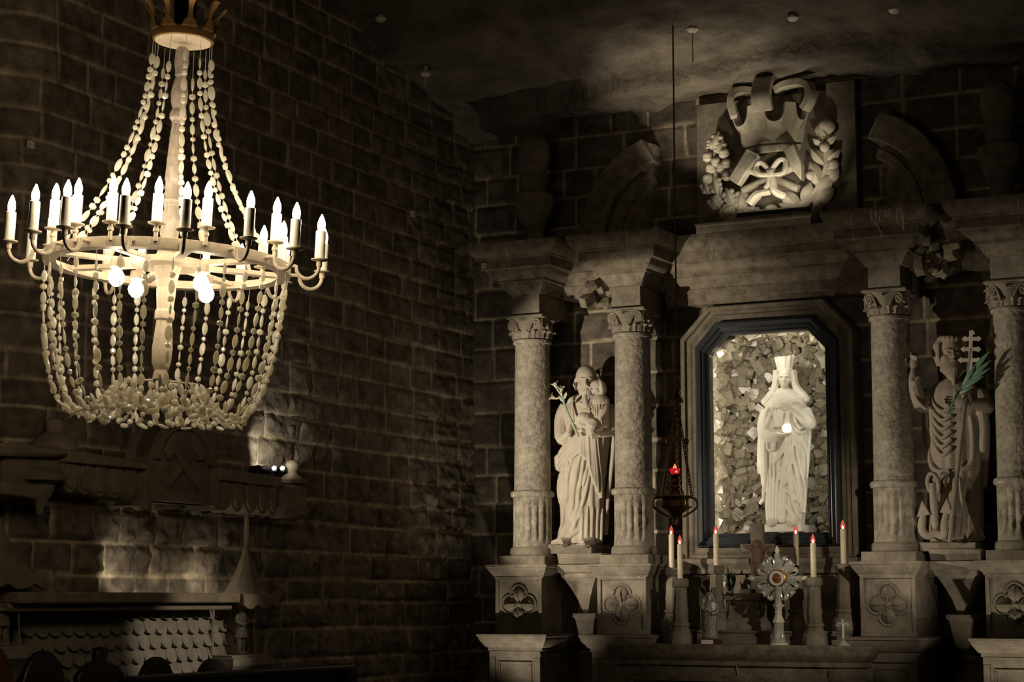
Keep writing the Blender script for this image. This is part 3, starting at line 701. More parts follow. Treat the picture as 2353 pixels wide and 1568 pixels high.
# ---- bearded figure carrying a child ------------------------------------------------
def joseph():
    F = Fig(1328, 1252, 15.42); t = thing('saint_statue', 'pale carved bearded figure holding a child and a metal lily, between the two left columns', 'statue', F.o, 'figures of the altarpiece')
    m = MB()
    F.rings([(1251,1283,1385,.15,0),(1235,1285,1387,.15,0),(1200,1289,1388,.15,0),(1150,1287,1389,.16,0),(1100,1288,1392,.165,0),(1060,1290,1396,.17,0),(1020,1296,1402,.17,0),(985,1300,1404,.17,0),(955,1297,1404,.165,0),(930,1302,1402,.145,0),(914,1312,1394,.115,0),(906,1326,1380,.08,.0)])
    m.loft(F.R, 96, lambda a, z: 1+(.032*math.sin(a*15+z*2.2) if z < .95 else .006*math.sin(a*13+z*9))*(1 if math.sin(a) < .5 else .5))
    rd = F.ridge
    # thick rolled mantle swinging down across the body
    for dx, dy, r in ((0,0,.032),(3,12,.026),(5,24,.022),(2,36,.014)):
        rd(m, [(1386-dx,978+dy),(1358,1000+dy),(1330,1022+dy),(1300,1046+dy),(1281-dx*.3,1058+dy*.5)], r, .012)
    # folds fanning down from the hip
    for pts, r in (([(1362,1010),(1350,1060),(1338,1120),(1330,1180),(1312,1225),(1282,1246)],.020),([(1366,1012),(1358,1070),(1348,1130),(1344,1170),(1322,1215),(1292,1243)],.018),
                   ([(1330,1040),(1318,1090),(1313,1140),(1306,1200),(1288,1236)],.016),([(1352,1015),(1334,1060),(1322,1100),(1320,1150)],.012),
                   ([(1372,1012),(1370,1080),(1358,1150),(1340,1200)],.014),([(1343,1165),(1338,1205),(1318,1236),(1272,1248)],.022),([(1352,1150),(1352,1180),(1330,1215)],.012)):
        rd(m, pts, r, .006)
    # hanging zigzag end of the mantle
    for x, ya, yb in ((1351,992,1046),(1355,988,1050),(1360,986,1052),(1365,985,1060),(1370,985,1072),(1374,985,1096),(1378,985,1112),(1382,985,1132),(1386,984,1146)):
        F.ridge(m, [(x,ya),(x+.5,(ya+yb)/2),(x+1,yb)], [.014,.019], .012+.004*((x*7)%3))
    rd(m, [(1350,1049),(1360,1052),(1368,1062),(1375,1094),(1383,1128),(1387,1146)], .010, .022)
    for x, y in ((1338,1122),(1350,1128),(1358,1120)): rd(m, [(x+10,1060),(x+6,1090),(x,y)], .012, .014)
    for k, x in enumerate((1352,1362,1371,1379,1386)): rd(m, [(x+3,1165+k),(x+1,1205),(x,1244)], .013, .004)
    # cloak edge down the child's side
    rd(m, [(1399,930),(1404,980),(1405,1030),(1399,1090),(1392,1150),(1388,1230)], .02, -.08)
    # bent knee
    kn = F.front(F.L(1312,1125).x, F.L(1312,1125).z, -.03); m.ell(kn, (.085,.07,.2))
    # trailing hem and feet
    m.tube(spline([F.L(1335,1215,-.12), F.L(1300,1236,-.17), F.L(1267,1249,-.14)],5), [.03]*5+[.028]*3+[.022]*2+[.012], 8)
    for a, b, cpx in ((1312,1244,1278),(1362,1246,1352)):
        A = F.L(a,b,-.1); m.tube([A, A+Vector((-.02,-.07,-.005)), A+Vector((-.035,-.16,-.015))], [.045,.045,.03], 10)
        for k in range(5): m.ell(A+Vector((-.06+.016*k,-.185+.004*k,-.025)), (.009,.018,.010))
    # head: bald crown, long beard, turned towards the child
    H = F.L(1347, 873, -.05); mt = rot('Z', math.radians(22))@rot('X', math.radians(8))
    head(m, H, .128, mt, .74, F.L(1347,920,0))
    q = lambda x, y, z: H+mt@Vector((x*.128, y*.128, z*.128))
    for k in range(11):     # beard locks
        a = -1.15+2.3*k/10; m.tube([q(.62*math.sin(a),-.55*math.cos(a)-.1,-.45), q(.62*math.sin(a)*.9,-.74*math.cos(a)-.08,-.85+.1*abs(a)), q(.40*math.sin(a),-.82*math.cos(a)-.02,-1.62+.45*abs(a))], [.09*.128,.115*.128,.05*.128], 8)
    for s in (-1,1): m.tube([q(s*.05,-.85,-.4), q(s*.3,-.74,-.5), q(s*.4,-.62,-.75)], [.07*.128,.09*.128,.05*.128], 7)
    for k in range(9):      # hair round the back and sides
        a = PI*.05+PI*.9*k/8; m.tube([q(.72*math.cos(a),.1+.72*math.sin(a),.1), q(.8*math.cos(a),.12+.84*math.sin(a),-.35), q(.7*math.cos(a),.2+.7*math.sin(a),-.75)], [.1*.128,.17*.128,.1*.128], 7)
    # collar and chest folds
    m.tube(spline([F.L(1318,918,-.11), F.L(1340,930,-.15), F.L(1362,920,-.12)],5), .014, 7)
    for k in range(4): rd(m, [(1306+8*k,928),(1312+7*k,950),(1318+6*k,985)], .010, .004)
    # right arm (photo left): sleeve, forearm and hand closing round the lily
    sh = F.L(1305,934,-.02); el = F.L(1291,1008,-.11); wr = F.L(1309,992,-.215)
    m.tube(spline([sh, F.L(1293,965,-.03), el],5), [.07,.072,.074,.076,.076,.075,.074,.072,.07,.068,.062], 12)
    m.tube(spline([el, F.L(1300,1004,-.17), wr],5), [.062,.058,.054,.05,.046,.042,.04,.036,.033,.03,.028], 10)
    m.tube(spline([F.L(1284,965,-.09), F.L(1288,1012,-.15), F.L(1303,1022,-.17), F.L(1313,1005,-.19)],4), .018, 7)
    hand(m, wr, (.35,-.25,.9), (.9,-.35,-.2), .92, .95, 1)
    # left arm under the child
    ls = F.L(1397,938,0); le = F.L(1402,990,-.07); lw = F.L(1352,983,-.2)
    m.tube(spline([ls, F.L(1405,962,-.03), le],4), [.065]*9, 12); m.tube(spline([le, F.L(1378,994,-.16), lw],4), [.06,.057,.054,.05,.046,.042,.038,.035,.03], 10)
    hand(m, lw, (-.92,-.25,-.05), (0,.25,1), .95, .5, 1)
    m.build('figure', 'statue', t, remesh=.0042, smooth=4)
    # the child, seated on the arm
    k = MB(); G = F.L(1378,962,-.16)
    T = spline([F.L(1378,985,-.17), F.L(1377,955,-.17), F.L(1378,925,-.17), F.L(1376,908,-.17)],5)
    k.tube(T, [.085,.09,.092,.092,.09,.088,.086,.085,.086,.088,.088,.084,.074,.06,.046,.036], 16)
    hc = F.L(1371,891,-.18); mh = rot('Z', math.radians(-30)); head(k, hc, .066, mh, .86, F.L(1377,910,-.17))
    for j in range(22):
        a = -.1+PI*1.15*j/21; qq = lambda x,y,z: hc+mh@Vector((x*.066,y*.066,z*.066))
        k.tube([qq(.3*math.cos(a),.2+.3*math.sin(a),.98), qq(.85*math.cos(a),.2+.85*math.sin(a),.35), qq(.95*math.cos(a),.25+.95*math.sin(a),-.35), qq(.75*math.cos(a),.35+.75*math.sin(a),-.95)], [.012,.015,.017,.010], 10)
    for j in range(60):
        a = -.2+PI*1.3*(j*.618%1); zz = -.8+1.7*(j*.377%1); w_ = math.sqrt(max(.1,1-zz*zz*.8)); k.ell(qq(.98*w_*math.cos(a), .2+.98*w_*math.sin(a), zz), .0115, None, 8, 6)
    # child's raised arm reaching for the beard, the other hand on the knee
    k.tube(spline([F.L(1362,918,-.2), F.L(1350,938,-.27), F.L(1345,922,-.27), F.L(1345,908,-.25)],4), [.034,.034,.033,.032,.031,.03,.028,.026,.024,.022,.02,.018,.017], 8)
    hand(k, F.L(1345,908,-.25), (0,.2,1), (.5,.6,-.1), .5, .5)
    k.tube(spline([F.L(1390,922,-.18), F.L(1388,945,-.23), F.L(1377,962,-.27)],4), [.036,.036,.035,.034,.032,.028,.025,.022,.02], 8)
    hand(k, F.L(1377,962,-.27), (-.25,-.3,-.9), (0,.9,-.3), .5, .3)
    # legs: thighs forward, shins hanging
    k.tube(spline([F.L(1372,975,-.18), F.L(1345,962,-.30), F.L(1331,962,-.31)],4), [.06,.06,.058,.056,.054,.05,.048,.044,.04], 10)
    k.tube(spline([F.L(1331,962,-.31), F.L(1333,976,-.31), F.L(1352,984,-.30), F.L(1362,986,-.3)],3), [.042,.042,.04,.038,.036,.034,.032,.03,.028,.026], 9)
    k.tube(spline([F.L(1378,978,-.18), F.L(1362,975,-.30), F.L(1358,990,-.30), F.L(1364,1002,-.29)],3), [.058,.056,.054,.052,.05,.046,.04,.036,.032,.028], 9)
    for px_ in (1345,1368): A = F.L(px_+2, 988+ (14 if px_ > 1350 else 0), -.3); k.tube([A, A+Vector((-.03,-.05,-.01))], [.028,.018], 8)
    for j in range(5): k.tube(spline([F.L(1360+6*j,930,-.255), F.L(1362+5*j,950,-.265), F.L(1358+6*j,972,-.26)],4), .008, 6)
    k.build('child', 'statue', t, remesh=.0035, smooth=4)
    # metal lily
    m = MB(); a = F.L(1329,1003,-.27); b = F.L(1300,938,-.26); c = F.L(1292,912,-.25); pts = spline([a,(a+b)/2,b,c],4)
    m.tube(pts, .011, 8)
    for px_, py_, dx in ((1297,925,-.05),(1303,930,.05),(1295,918,.04)): p = F.L(px_,py_,-.25); m.leaf(p, p+Vector((dx,-.02,.06)), (0,-1,.2), .016, .003)
    st = m.build('lily_stem', 'lily', t)
    for px_, py_, d in ((1278,917,(-.8,-.3,.4)),(1290,903,(.1,-.4,.9)),(1279,893,(-.35,-.2,.9))):
        m = MB(); p = F.L(px_,py_,-.25); d = Vector(d).normalized(); u = d.cross(Vector((0,1,0.1))).normalized(); v = d.cross(u)
        m.tube([c, p], [.006,.007], 6)
        for j in range(6):
            an = j*PI/3; o = u*math.cos(an)+v*math.sin(an); m.leaf(p, p+d*.055+o*.038, d-o*.5, .015, .003, .012)
        m.build('lily_flower', 'petal', st)
    MB().box(-.215, .215, -.19, .22, -.085, .0).build('plinth', 'stone', t, 30, .006)
joseph()

# ---- white crowned woman in the niche ----------------------------------------------
def kinga():
    F = Fig(1803, 1208, 16.0); t = thing('crowned_statue', 'white rock salt woman with crown and long cloak standing in the lit niche', 'statue', F.o, 'figures of the altarpiece')
    m = MB()
    F.rings([(1207,1762,1850,.15,0),(1190,1760,1851,.15,0),(1150,1757,1855,.155,0),(1100,1752,1858,.16,0),(1050,1748,1862,.165,0),(1010,1745,1866,.165,0),(980,1746,1866,.16,0),(955,1752,1862,.15,0),(932,1758,1855,.135,0),(918,1772,1842,.115,0),(905,1781,1828,.09,.0),(894,1787,1820,.07,.0)])
    m.loft(F.R, 110, lambda a, z: 1+(.030*math.sin(a*15+z*.8) if z < 1.0 else 0)*(1 if math.sin(a) < .6 else .4))
    rd = F.ridge
    # dress: long straight folds
    for x, y0 in ((1776,1085),(1784,1070),(1792,1060),(1800,1090),(1808,1110),(1815,1120)): rd(m, [(x+1,y0),(x,1150),(x-2,1203)], .015, .008)
    # cloak edge, photo left, hanging to a point
    for k, (x, yb) in enumerate(((1749,1090),(1757,1115),(1765,1145),(1771,1120))): rd(m, [(x+9,945),(x+2,1000),(x,1050),(x,yb)], .017, .012)
    rd(m, [(1779,938),(1772,960),(1772,1000),(1771,1060),(1767,1130),(1752,1160)], .019, .03)
    rd(m, [(1787,942),(1781,965),(1774,985)], .014, .02); rd(m, [(1768,946),(1763,975),(1758,1005)], .012, .014)
    # cloak swept across the front, photo right
    for pts, r_ in (([(1822,1000),(1812,1040),(1797,1058),(1799,1066)],.014),([(1830,1002),(1822,1060),(1810,1090),(1803,1095)],.015),([(1836,1004),(1830,1060),(1818,1110),(1810,1118)],.017),
                   ([(1822,1015),(1816,1075),(1810,1130),(1809,1195)],.015),([(1838,1010),(1846,1070),(1852,1120),(1852,1180)],.017),([(1830,1035),(1840,1090),(1846,1140),(1846,1180)],.015),
                   ([(1815,1125),(1830,1140),(1846,1158),(1852,1178)],.013),([(1826,1060),(1826,1110),(1834,1160),(1846,1200)],.013),([(1812,1150),(1824,1175),(1838,1200)],.014),([(1843,980),(1856,1030),(1860,1080)],.013),
                   ([(1850,960),(1864,990),(1862,1040),(1858,1100)],.014)):
        rd(m, pts, r_, .010)
    for y in (1062,1092,1112): rd(m, [(1800-(y-1062)*.02,y),(1808,y-12),(1815,y-22)], .010, .014)
    # bodice pleats and shoulder drape wrapped round
    for k in range(5): rd(m, [(1789+6*k,938),(1790+5.5*k,952),(1792+5*k,970)], .008, .006)
    for k in range(6): rd(m, [(1779+k*1.2,905+5.0*k),(1800,909+5.6*k),(1826+k*3,900+5.2*k),(1838+k*2.5,912+5*k)], .014, .012)
    for k in range(9): m.ell(F.front(F.L(1788-2.0*k,897+3.6*k).x, F.L(0,897+3.6*k).z, .016), .013)
    # head with veil falling to the shoulders
    H = F.L(1803, 868, -.045); mt = rot('Z', math.radians(14))@rot('X', math.radians(4)); head(m, H, .083, mt, .76, F.L(1804,905,0), True)
    for s, pts in ((-1, [(1787,852),(1785,870),(1784,886),(1777,903),(1764,920),(1754,931)]), (1, [(1819,852),(1822,868),(1825,884),(1833,898),(1846,912),(1854,925)])):
        m.tube(spline([F.L(a,b,-.02) for a,b in pts],4), [.024]*5+[.026]*5+[.03]*5+[.036]*5+[.03], 9)
        m.tube(spline([F.L(a-s*2,b,.05) for a,b in pts],4), [.05]*5+[.05]*5+[.05]*5+[.05]*5+[.04], 9)
    m.ell(F.L(1803,866,.03), (.082,.075,.11))
    # crown
    cz = F.L(1803,852,-.02); cr = MB()
    cr.lathe([(.064,-.015),(.072,-.012),(.072,.012),(.068,.016),(.074,.05),(.086,.115),(.078,.117),(.06,.03),(.05,-.01)], cz, 100, lambda a, z: 1+(.10*abs(math.cos(a*5))**3-.04 if z > .02 else 0))
    # arms: the hand at the breast, the other lower, behind the added glint
    rs = F.L(1763,945,-.02); m.tube(spline([rs, F.L(1755,985,-.07), F.L(1768,1005,-.17), F.L(1790,1000,-.235)],4), [.06]*4+[.06]*4+[.056,.05,.044,.036,.03], 11)
    hand(m, F.L(1785,1000,-.23), (.93,-.3,-.1), (0,.15,1), .95, .45, -1)
    m.tube(spline([F.L(1766,1004,-.2), F.L(1764,1030,-.2), F.L(1775,1034,-.2), F.L(1783,1005,-.22)],4), .016, 7)
    for dx in (0,6,11): m.tube(spline([F.L(1768+dx,1000,-.2), F.L(1768+dx,1030,-.19)],3), .012, 6)
    lsn = F.L(1850,945,-.02); m.tube(spline([lsn, F.L(1862,975,-.08), F.L(1845,958,-.18), F.L(1818,938,-.22)],4), [.058]*4+[.056]*4+[.05,.044,.038,.03,.026], 11)
    hand(m, F.L(1822,941,-.215), (-.75,-.25,.6), (-.3,.9,0), .9, .55, 1)
    for pts in (([(1846,940),(1838,960),(1842,975)]),([(1836,938),(1848,950),(1862,955)]),([(1842,975),(1850,985),(1864,975)]),([(1838,985),(1850,998),(1864,985)]),([(1828,938),(1826,965),(1828,995)]),([(1821,955),(1820,980),(1822,1000)])): rd(m, pts, .014, .02)
    # feet
    for px_ in (1778,1826): A = F.L(px_,1202,-.13); m.tube([A, A+Vector((0,-.06,0)), A+Vector((-.005,-.11,-.012))], [.04,.042,.028], 10)
    m.build('figure', 'salt', t, remesh=.0042, smooth=4)
    cr.build('crown', 'salt', t, 40)
    MB().obox(F.L(1789,998,-.1), .05, .05, .035, I3).obox(F.L(1788,985,-.15), .03, .035, .012, I3).build('book', 'statue_brown', t, bevel=.004)
    MB().rect(-.21, .21, -.2, .2, [(.0,-.065),(.01,-.06),(.0,0),(-.01,.004)], True).build('plinth', 'salt', t, 30)
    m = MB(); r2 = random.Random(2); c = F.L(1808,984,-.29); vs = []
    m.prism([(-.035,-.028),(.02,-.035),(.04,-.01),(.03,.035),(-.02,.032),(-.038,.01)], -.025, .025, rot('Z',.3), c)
    b = m.build('hand_glint', 'glow', t, 20, .004)  # reflection of a spotlight in the pane, put in as a glowing block
    b['label'] = 'white spotlight reflection at her hand, modelled as a glowing block'
kinga()

# ---- dark bishop with staff, palm and anchor ----------------------------------------
def bishop():
    F = Fig(2186, 1248, 15.4); t = thing('bishop_statue', 'brown carved bishop raising one hand, with triple-barred staff, palm and anchor, between the right columns', 'statue', F.o, 'figures of the altarpiece')
    m = MB()
    F.rings([(1247,2128,2262,.19,0),(1230,2130,2262,.19,0),(1190,2134,2263,.18,0),(1140,2138,2262,.18,0),(1090,2138,2262,.185,0),(1040,2134,2264,.185,0),(990,2130,2266,.18,0),(955,2126,2268,.17,0),(925,2124,2266,.16,0),(900,2130,2256,.14,0),(885,2144,2238,.115,0),(873,2164,2216,.08,0)])
    m.loft(F.R, 96, lambda a, z: 1+.024*math.sin(a*15+z*1.3)*(1 if z < 1.1 else .4))
    rd = F.ridge
    # chasuble: U-shaped folds on the breast and the rounded hem
    for k in range(6): rd(m, [(2146-k*.5,905+16*k),(2156,932+18*k),(2178,950+20*k),(2200,940+18*k)], .014, .012)
    rd(m, [(2134,920),(2136,980),(2142,1040),(2152,1075),(2172,1088),(2196,1086)], .022, .02); rd(m, [(2200,1086),(2228,1080),(2243,1062),(2244,1000),(2240,960)], .016, .014)
    for x in (2160,2172,2184): rd(m, [(x,1092),(x-2,1120),(x-1,1135)], .012, .01)
    for x in (2140,2152,2166,2215,2228,2240,2252): rd(m, [(x,1100),(x-2,1180),(x-6,1240)], .016, .004)
    for k in range(4): rd(m, [(2212+3*k,1135),(2225+7*k,1195),(2236+10*k,1240)], .012, .006)
    rd(m, [(2206,1100),(2208,1140),(2213,1185)], .018, .02); rd(m, [(2218,1100),(2222,1150),(2227,1180)], .014, .018)
    rd(m, [(2256,905),(2266,960),(2266,1040),(2262,1120)], .022, -.06); rd(m, [(2120,930),(2122,990),(2136,1050)], .02, -.08)
    # head, long beard, mitred cap
    H = F.L(2187, 812, -.03); mt = rot('Z', math.radians(20)); head(m, H, .15, mt, .74, F.L(2188,885,0))
    q = lambda x, y, z: H+mt@Vector((x*.15, y*.15, z*.15))
    for k in range(13):
        a = -1.2+2.4*k/12; m.tube([q(.6*math.sin(a),-.55*math.cos(a)-.1,-.45), q(.6*math.sin(a),-.74*math.cos(a)-.08,-.95), q(.38*math.sin(a),-.70*math.cos(a)+.02,-1.75+.45*abs(a))], [.018,.026,.010], 7)
    for k in range(20):
        a = -.5+PI*1.32*k/19; m.tube([q(.5*math.cos(a),.1+.5*math.sin(a),.92), q(.84*math.cos(a),.1+.85*math.sin(a),.4), q(.86*math.cos(a),.1+.9*math.sin(a),-.2), q(.74*math.cos(a),.2+.8*math.sin(a),-.7)], [.018,.026,.028,.016], 7)
    for k in range(9): a = -1.3+2.6*k/8; m.ell(q(.62*math.sin(a),-.62*math.cos(a)+.05,.72), .028)
    # raised right arm (photo left)
    sh = F.L(2140,905,-.02); m.tube(spline([sh, F.L(2122,925,-.08), F.L(2114,935,-.12)],4), [.075,.075,.074,.073,.072,.07,.068,.066,.062], 12)
    m.tube(spline([F.L(2114,935,-.12), F.L(2104,900,-.15), F.L(2099,866,-.16), F.L(2098,848,-.16)],4), [.066,.068,.068,.067,.066,.064,.06,.055,.05,.042,.036,.032,.03], 12)
    m.tube(spline([F.L(2092,872,-.19), F.L(2102,880,-.22), F.L(2114,868,-.19)],4), .02, 7); m.tube(spline([F.L(2096,900,-.19), F.L(2112,925,-.2), F.L(2128,940,-.18)],4), .018, 7)
    w = F.L(2098,852,-.16)
    # hand: index raised, other fingers bent
    m.ell(w+Vector((0,-.005,.055)), (.045,.03,.062))
    b = w+Vector((-.022,-.005,.105)); m.tube([b, b+Vector((-.004,0,.05)), b+Vector((-.004,0,.09)), b+Vector((-.003,0,.125))], [.0135,.013,.012,.009], 8)
    for i in range(3):
        b = w+Vector((.0+.02*i,-.01,.108-.006*i)); m.tube([b, b+Vector((.004,-.03,.03-.004*i)), b+Vector((.006,-.055,.008)), b+Vector((.006,-.045,-.025))], [.0135,.0135,.012,.009], 7)
    b = w+Vector((-.035,-.015,.04)); m.tube([b, b+Vector((-.018,-.02,.03)), b+Vector((-.004,-.04,.055))], [.015,.014,.010], 7)
    # left arm and hand round the staff
    ls = F.L(2250,905,0); m.tube(spline([ls, F.L(2264,935,-.05), F.L(2250,930,-.16), F.L(2228,925,-.235)],4), [.075]*5+[.07,.066,.06,.054,.048,.042,.036,.032], 12)
    m.tube(spline([F.L(2256,945,-.1), F.L(2262,980,-.1), F.L(2258,1040,-.12)],4), [.05,.05,.048,.046,.044,.04,.036,.03,.02], 9)
    hand(m, F.L(2226,926,-.235), (-.95,-.15,.05), (.1,-.9,.1), 1.25, .32, 1)
    m.build('figure', 'statue_brown', t, remesh=.005, smooth=3)
    # staff with three cross-bars
    m = MB(); a = F.L(2182,1247,-.27); b = F.L(2232,800,-.29); p = [a+(b-a)*(k/8) for k in range(9)]
    m.tube(p, .017, 10); st = m.build('staff', 'stone', t)
    m = MB(); d = (b-a).normalized(); mt2 = Matrix((Vector((1,0,0)), Vector((0,1,0)), Vector((d.x, 0, d.z)))).transposed(); mt2 = rot('Y', math.atan2(d.x, d.z)*.35)
    def bar(c, L_, vert=False):
        w_ = .015
        if vert: m.prism([(-w_,-L_),(w_,-L_),(w_,L_),(-w_,L_)], -.014, .014, mt2, c)
        else: m.prism([(-L_,-w_),(L_,-w_),(L_,w_),(-L_,w_)], -.014, .014, mt2, c)
    bar(F.L(2231,818,-.29), .20, True)
    for py_, hw, pxc in ((779,.058,2234),(803,.062,2231.5),(828,.074,2229)):
        c = F.L(pxc,py_,-.29); bar(c, hw)
        for s in (-1,1): m.prism([(s*(hw-.028),0),(s*hw-.006*s,.026),(s*hw+.022*s,0),(s*hw-.006*s,-.026)][::s], -.014, .014, mt2, c)
    c = F.L(2235,766,-.29); m.prism([(-.024,0),(0,.03),(.024,0),(0,-.022)], -.014, .014, mt2, c)
    cr = m.build('triple_cross', 'statue', t, remesh=.003, smooth=1); cr['label'] = 'pale cross with three bars on the staff'
    # palm branch
    m = MB(); a = F.L(2178,950,-.33); b = F.L(2204,898,-.35); m.tube([a, b], [.012,.008], 7)
    for px_, py_, bx, by, w_ in ((2276,806,2222,868,.021),(2278,828,2216,880,.02),(2276,846,2210,888,.020),(2261,864,2206,896,.02),(2242,838,2210,892,.019),(2238,888,2200,906,.017),(2198,892,2190,920,.012)):
        m.leaf(F.L(bx,by,-.345), F.L(px_,py_,-.38), (0,-1,.25), w_, .004, .01)
    m.build('palm_branch', 'green', t, 50)
    # anchor leaning by the feet
    m = MB(); s0 = F.L(2142,1110,-.24); s1 = F.L(2150,1222,-.2)
    m.tube(spline([s0, (s0+s1)/2, s1],3), [.028,.028,.03,.032,.034,.034,.032], 10)
    rg = [F.L(2144,1112,-.25)+Vector((.045*math.sin(k*PI/8), -.03*math.cos(k*PI/8), .085*math.cos(k*PI/8)*.95)) for k in range(16)]; m.tube(rg, .017, 8, closed=True)
    for sx in ((2122,1180,2117,1212),(2176,1175,2170,1205)):
        A = F.L(sx[0],sx[1],-.24); pts = spline([F.L(2150,1226,-.22), F.L((2150+sx[0])/2+ (sx[2]-2146)*.25,1231,-.24), F.L(sx[2],sx[3],-.25), A],4); m.tube(pts, [.034]*8+[.032,.03,.028,.024,.022], 10)
        sg = -1 if sx[0] < 2150 else 1
        m.prism([(-.052,-.02),(.052,-.02),(.012*sg*-1,.10)], -.022, .022, rot('Y', .18*sg), A)
    m.build('anchor', 'statue_brown', t, 45, .004)
    MB().box(-.21, .24, -.2, .22, -.07, .0).build('plinth', 'stone', t, 30, .006)
bishop()
# ------------------------------------------------------------------ crowned crest with crossed hammers
def crest():
    YC = 15.56; o = at(1770, 500, YC); t = thing('crest', 'pale carved crest of a crown over crossed hammers in a leafy wreath', 'crest', o)
    L = lambda px_, py_, dy=0: at(px_, py_, YC+dy)-o
    # crown: a bowed band with five points, closed by three arches
    c = L(1771, 300, .02); ca, sa = c.x, c.z
    def bowed(poly_fn, y_in, name, n=110):
        vs = []; fs = []
        for k in range(n+1):
            u = -1+2*k/n; a = u*1.12; lo, hi, rr = poly_fn(u)
            for rad, z in ((rr[0], lo), (rr[1], hi), (rr[1]-.05, hi), (rr[0]-.05, lo)): vs.append((ca+rad*math.sin(a)/math.sin(1.12), .12-rad*.62*math.cos(a)+.0, sa+z))
        for k in range(n):
            for j in range(4):
                p = k*4+j; q = k*4+(j+1)%4; fs.append((p,q,q+4,p+4))
        fs.append((3,2,1,0)); m_ = n*4; fs.append((m_,m_+1,m_+2,m_+3)); mb = MB(); mb.add(vs, fs); return mb.build(name, 'crest', t, 40, .004)
    GAP = [(-.60,.215),(.17,.205),(.74,.14)]
    def points(u):
        z = .20+.02*math.cos(u*2)
        for c_, w_ in GAP:
            x_ = (u-c_)/w_
            if abs(x_) < 1.12: z = min(z, .20-.15*math.sqrt(max(0, 1-min(1,abs(x_))**2.6)) if abs(x_) < 1 else .215)
        return (-.02, z, (.30, .375))
    bowed(points, 0, 'crown_points')
    bowed(lambda u: (-.125, -.01, (.285, .305)), 0, 'crown_band')
    bowed(lambda u: (-.20, -.145, (.25, .27)), 0, 'crown_rim')
    def strap(pts, w, name='crown_arch'):
        P = spline(pts, 5); m = MB(); vs = []; fs = []; n = len(P)
        for i, p in enumerate(P):
            d = (P[min(i+1,n-1)]-P[max(i-1,0)]).normalized(); s = w[0]; nn = d.cross(s).normalized()
            for a, b in ((-1,-1),(1,-1),(1,1),(-1,1)): vs.append(p+s*a*w[1]+nn*b*.03)
        for i in range(n-1):
            for j in range(4):
                a = i*4+j; b = i*4+(j+1)%4; fs.append((a,b,b+4,a+4))
        fs.append((3,2,1,0)); k = (n-1)*4; fs.append((k,k+1,k+2,k+3)); m.add(vs, fs); return m.build(name, 'crest', t, 45, .004)
    sx = Vector((.9,-.4,0)).normalized()
    strap([L(1687,270,-.12), L(1678,235,-.14), L(1684,216,-.12), L(1705,209,-.06), L(1735,212,.0)], (Vector((.35,-.93,0)), .055))
    strap([L(1754,255,-.26), L(1749,225,-.30), L(1751,200,-.27), L(1755,185,-.2), L(1760,180,-.05)], (Vector((1,0,0)), .085))
    strap([L(1848,252,-.14), L(1861,228,-.16), L(1860,200,-.14), L(1840,190,-.10), L(1805,196,-.05), L(1785,210,.0)], (Vector((-.25,-.97,0)), .055))
    # hammers
    for hp, hh, sgn in (((1689,421),(1733,350),-1), ((1848,414),(1815,340),1)):
        h = MB(); a = L(*hp, -.10); b = L(*hh, -.10); d = (b-a).normalized(); mt = Matrix((d.cross(Vector((0,-1,0))), Vector((0,1,0)), d)).transposed()
        ln = (b-a).length/2; w = .056
        if sgn < 0: h.prism([(-w,-ln),(w,-ln),(w,ln),(-w,ln)], -.055, .055, mt, (a+b)/2)
        else: h.prism([(-.015,-ln),(w*.8,-ln*.2),(w,ln),(-w,ln),(-w*.9,-ln*.2)], -.055, .055, mt, (a+b)/2)
        ho = h.build('hammer', 'crest', t, 40, .006)
        e = L(1835,434,-.06) if sgn < 0 else L(1706,440,-.06); m2 = (a+b)/2+Vector((0,.03,0)); q = MB()
        q.tube([m2, (m2+e)/2, e], .036, 10); q.build('hammer_shaft', 'crest', ho)
    # ribbon bow and tails
    m = MB(); k = L(1771,396,-.17); m.ell(k, (.055,.04,.055))
    for pts in ([(1771,396),(1748,373),(1737,385),(1748,400),(1771,398)], [(1771,396),(1790,368),(1805,370),(1800,395),(1771,398)]):
        m.tube(spline([L(a,b,-.16-.04*(i in (1,2,3))) for i,(a,b) in enumerate(pts)],5), .030, 8, .8)
    m.tube(spline([k, L(1768,420,-.15), L(1760,432,-.12)],4), [.03]*4+[.026]*4+[.024], 8)
    m.tube(spline([k, L(1776,420,-.16), L(1782,440,-.16), L(1806,452,-.13)],4), [.03]*4+[.034]*4+[.036]*4+[.02], 8)
    m.tube(spline([L(1772,440,-.12), L(1742,447,-.13), L(1722,470,-.14)],4), [.03]*4+[.045]*4+[.05], 8)
    m.build('ribbon_bow', 'crest', t)
    # wreath: oak twig at the left, laurel at the right
    def lf(br, a, b, w, dy=-.06): br.leaf(L(*a,dy+.02), L(*b,dy), (.15,-1,.05), w, .02, .02, 8, .55)
    def oak():
        st = MB(); st.tube(spline([L(1745,482,-.05), L(1700,475,-.06), L(1662,450,-.06), L(1645,410,-.06), L(1640,350,-.06)],6), .022, 8)
        br = st.build('wreath_stem', 'crest', t)
        def lobed(a, b, w):
            m = MB(); A = L(*a,-.05); B = L(*b,-.06); d = B-A; s = d.cross(Vector((.1,-1,0))).normalized()
            m.leaf(A, B, (.1,-1,.05), w, .02, .02, 8, .5)
            for u in (.3,.52,.74):
                for q in (-1,1): m.ell(A+d*u+s*q*w*.62+Vector((0,-.012,0)), (w*.52,.022,w*.46))
            m.build('oak_leaf', 'crest', br)
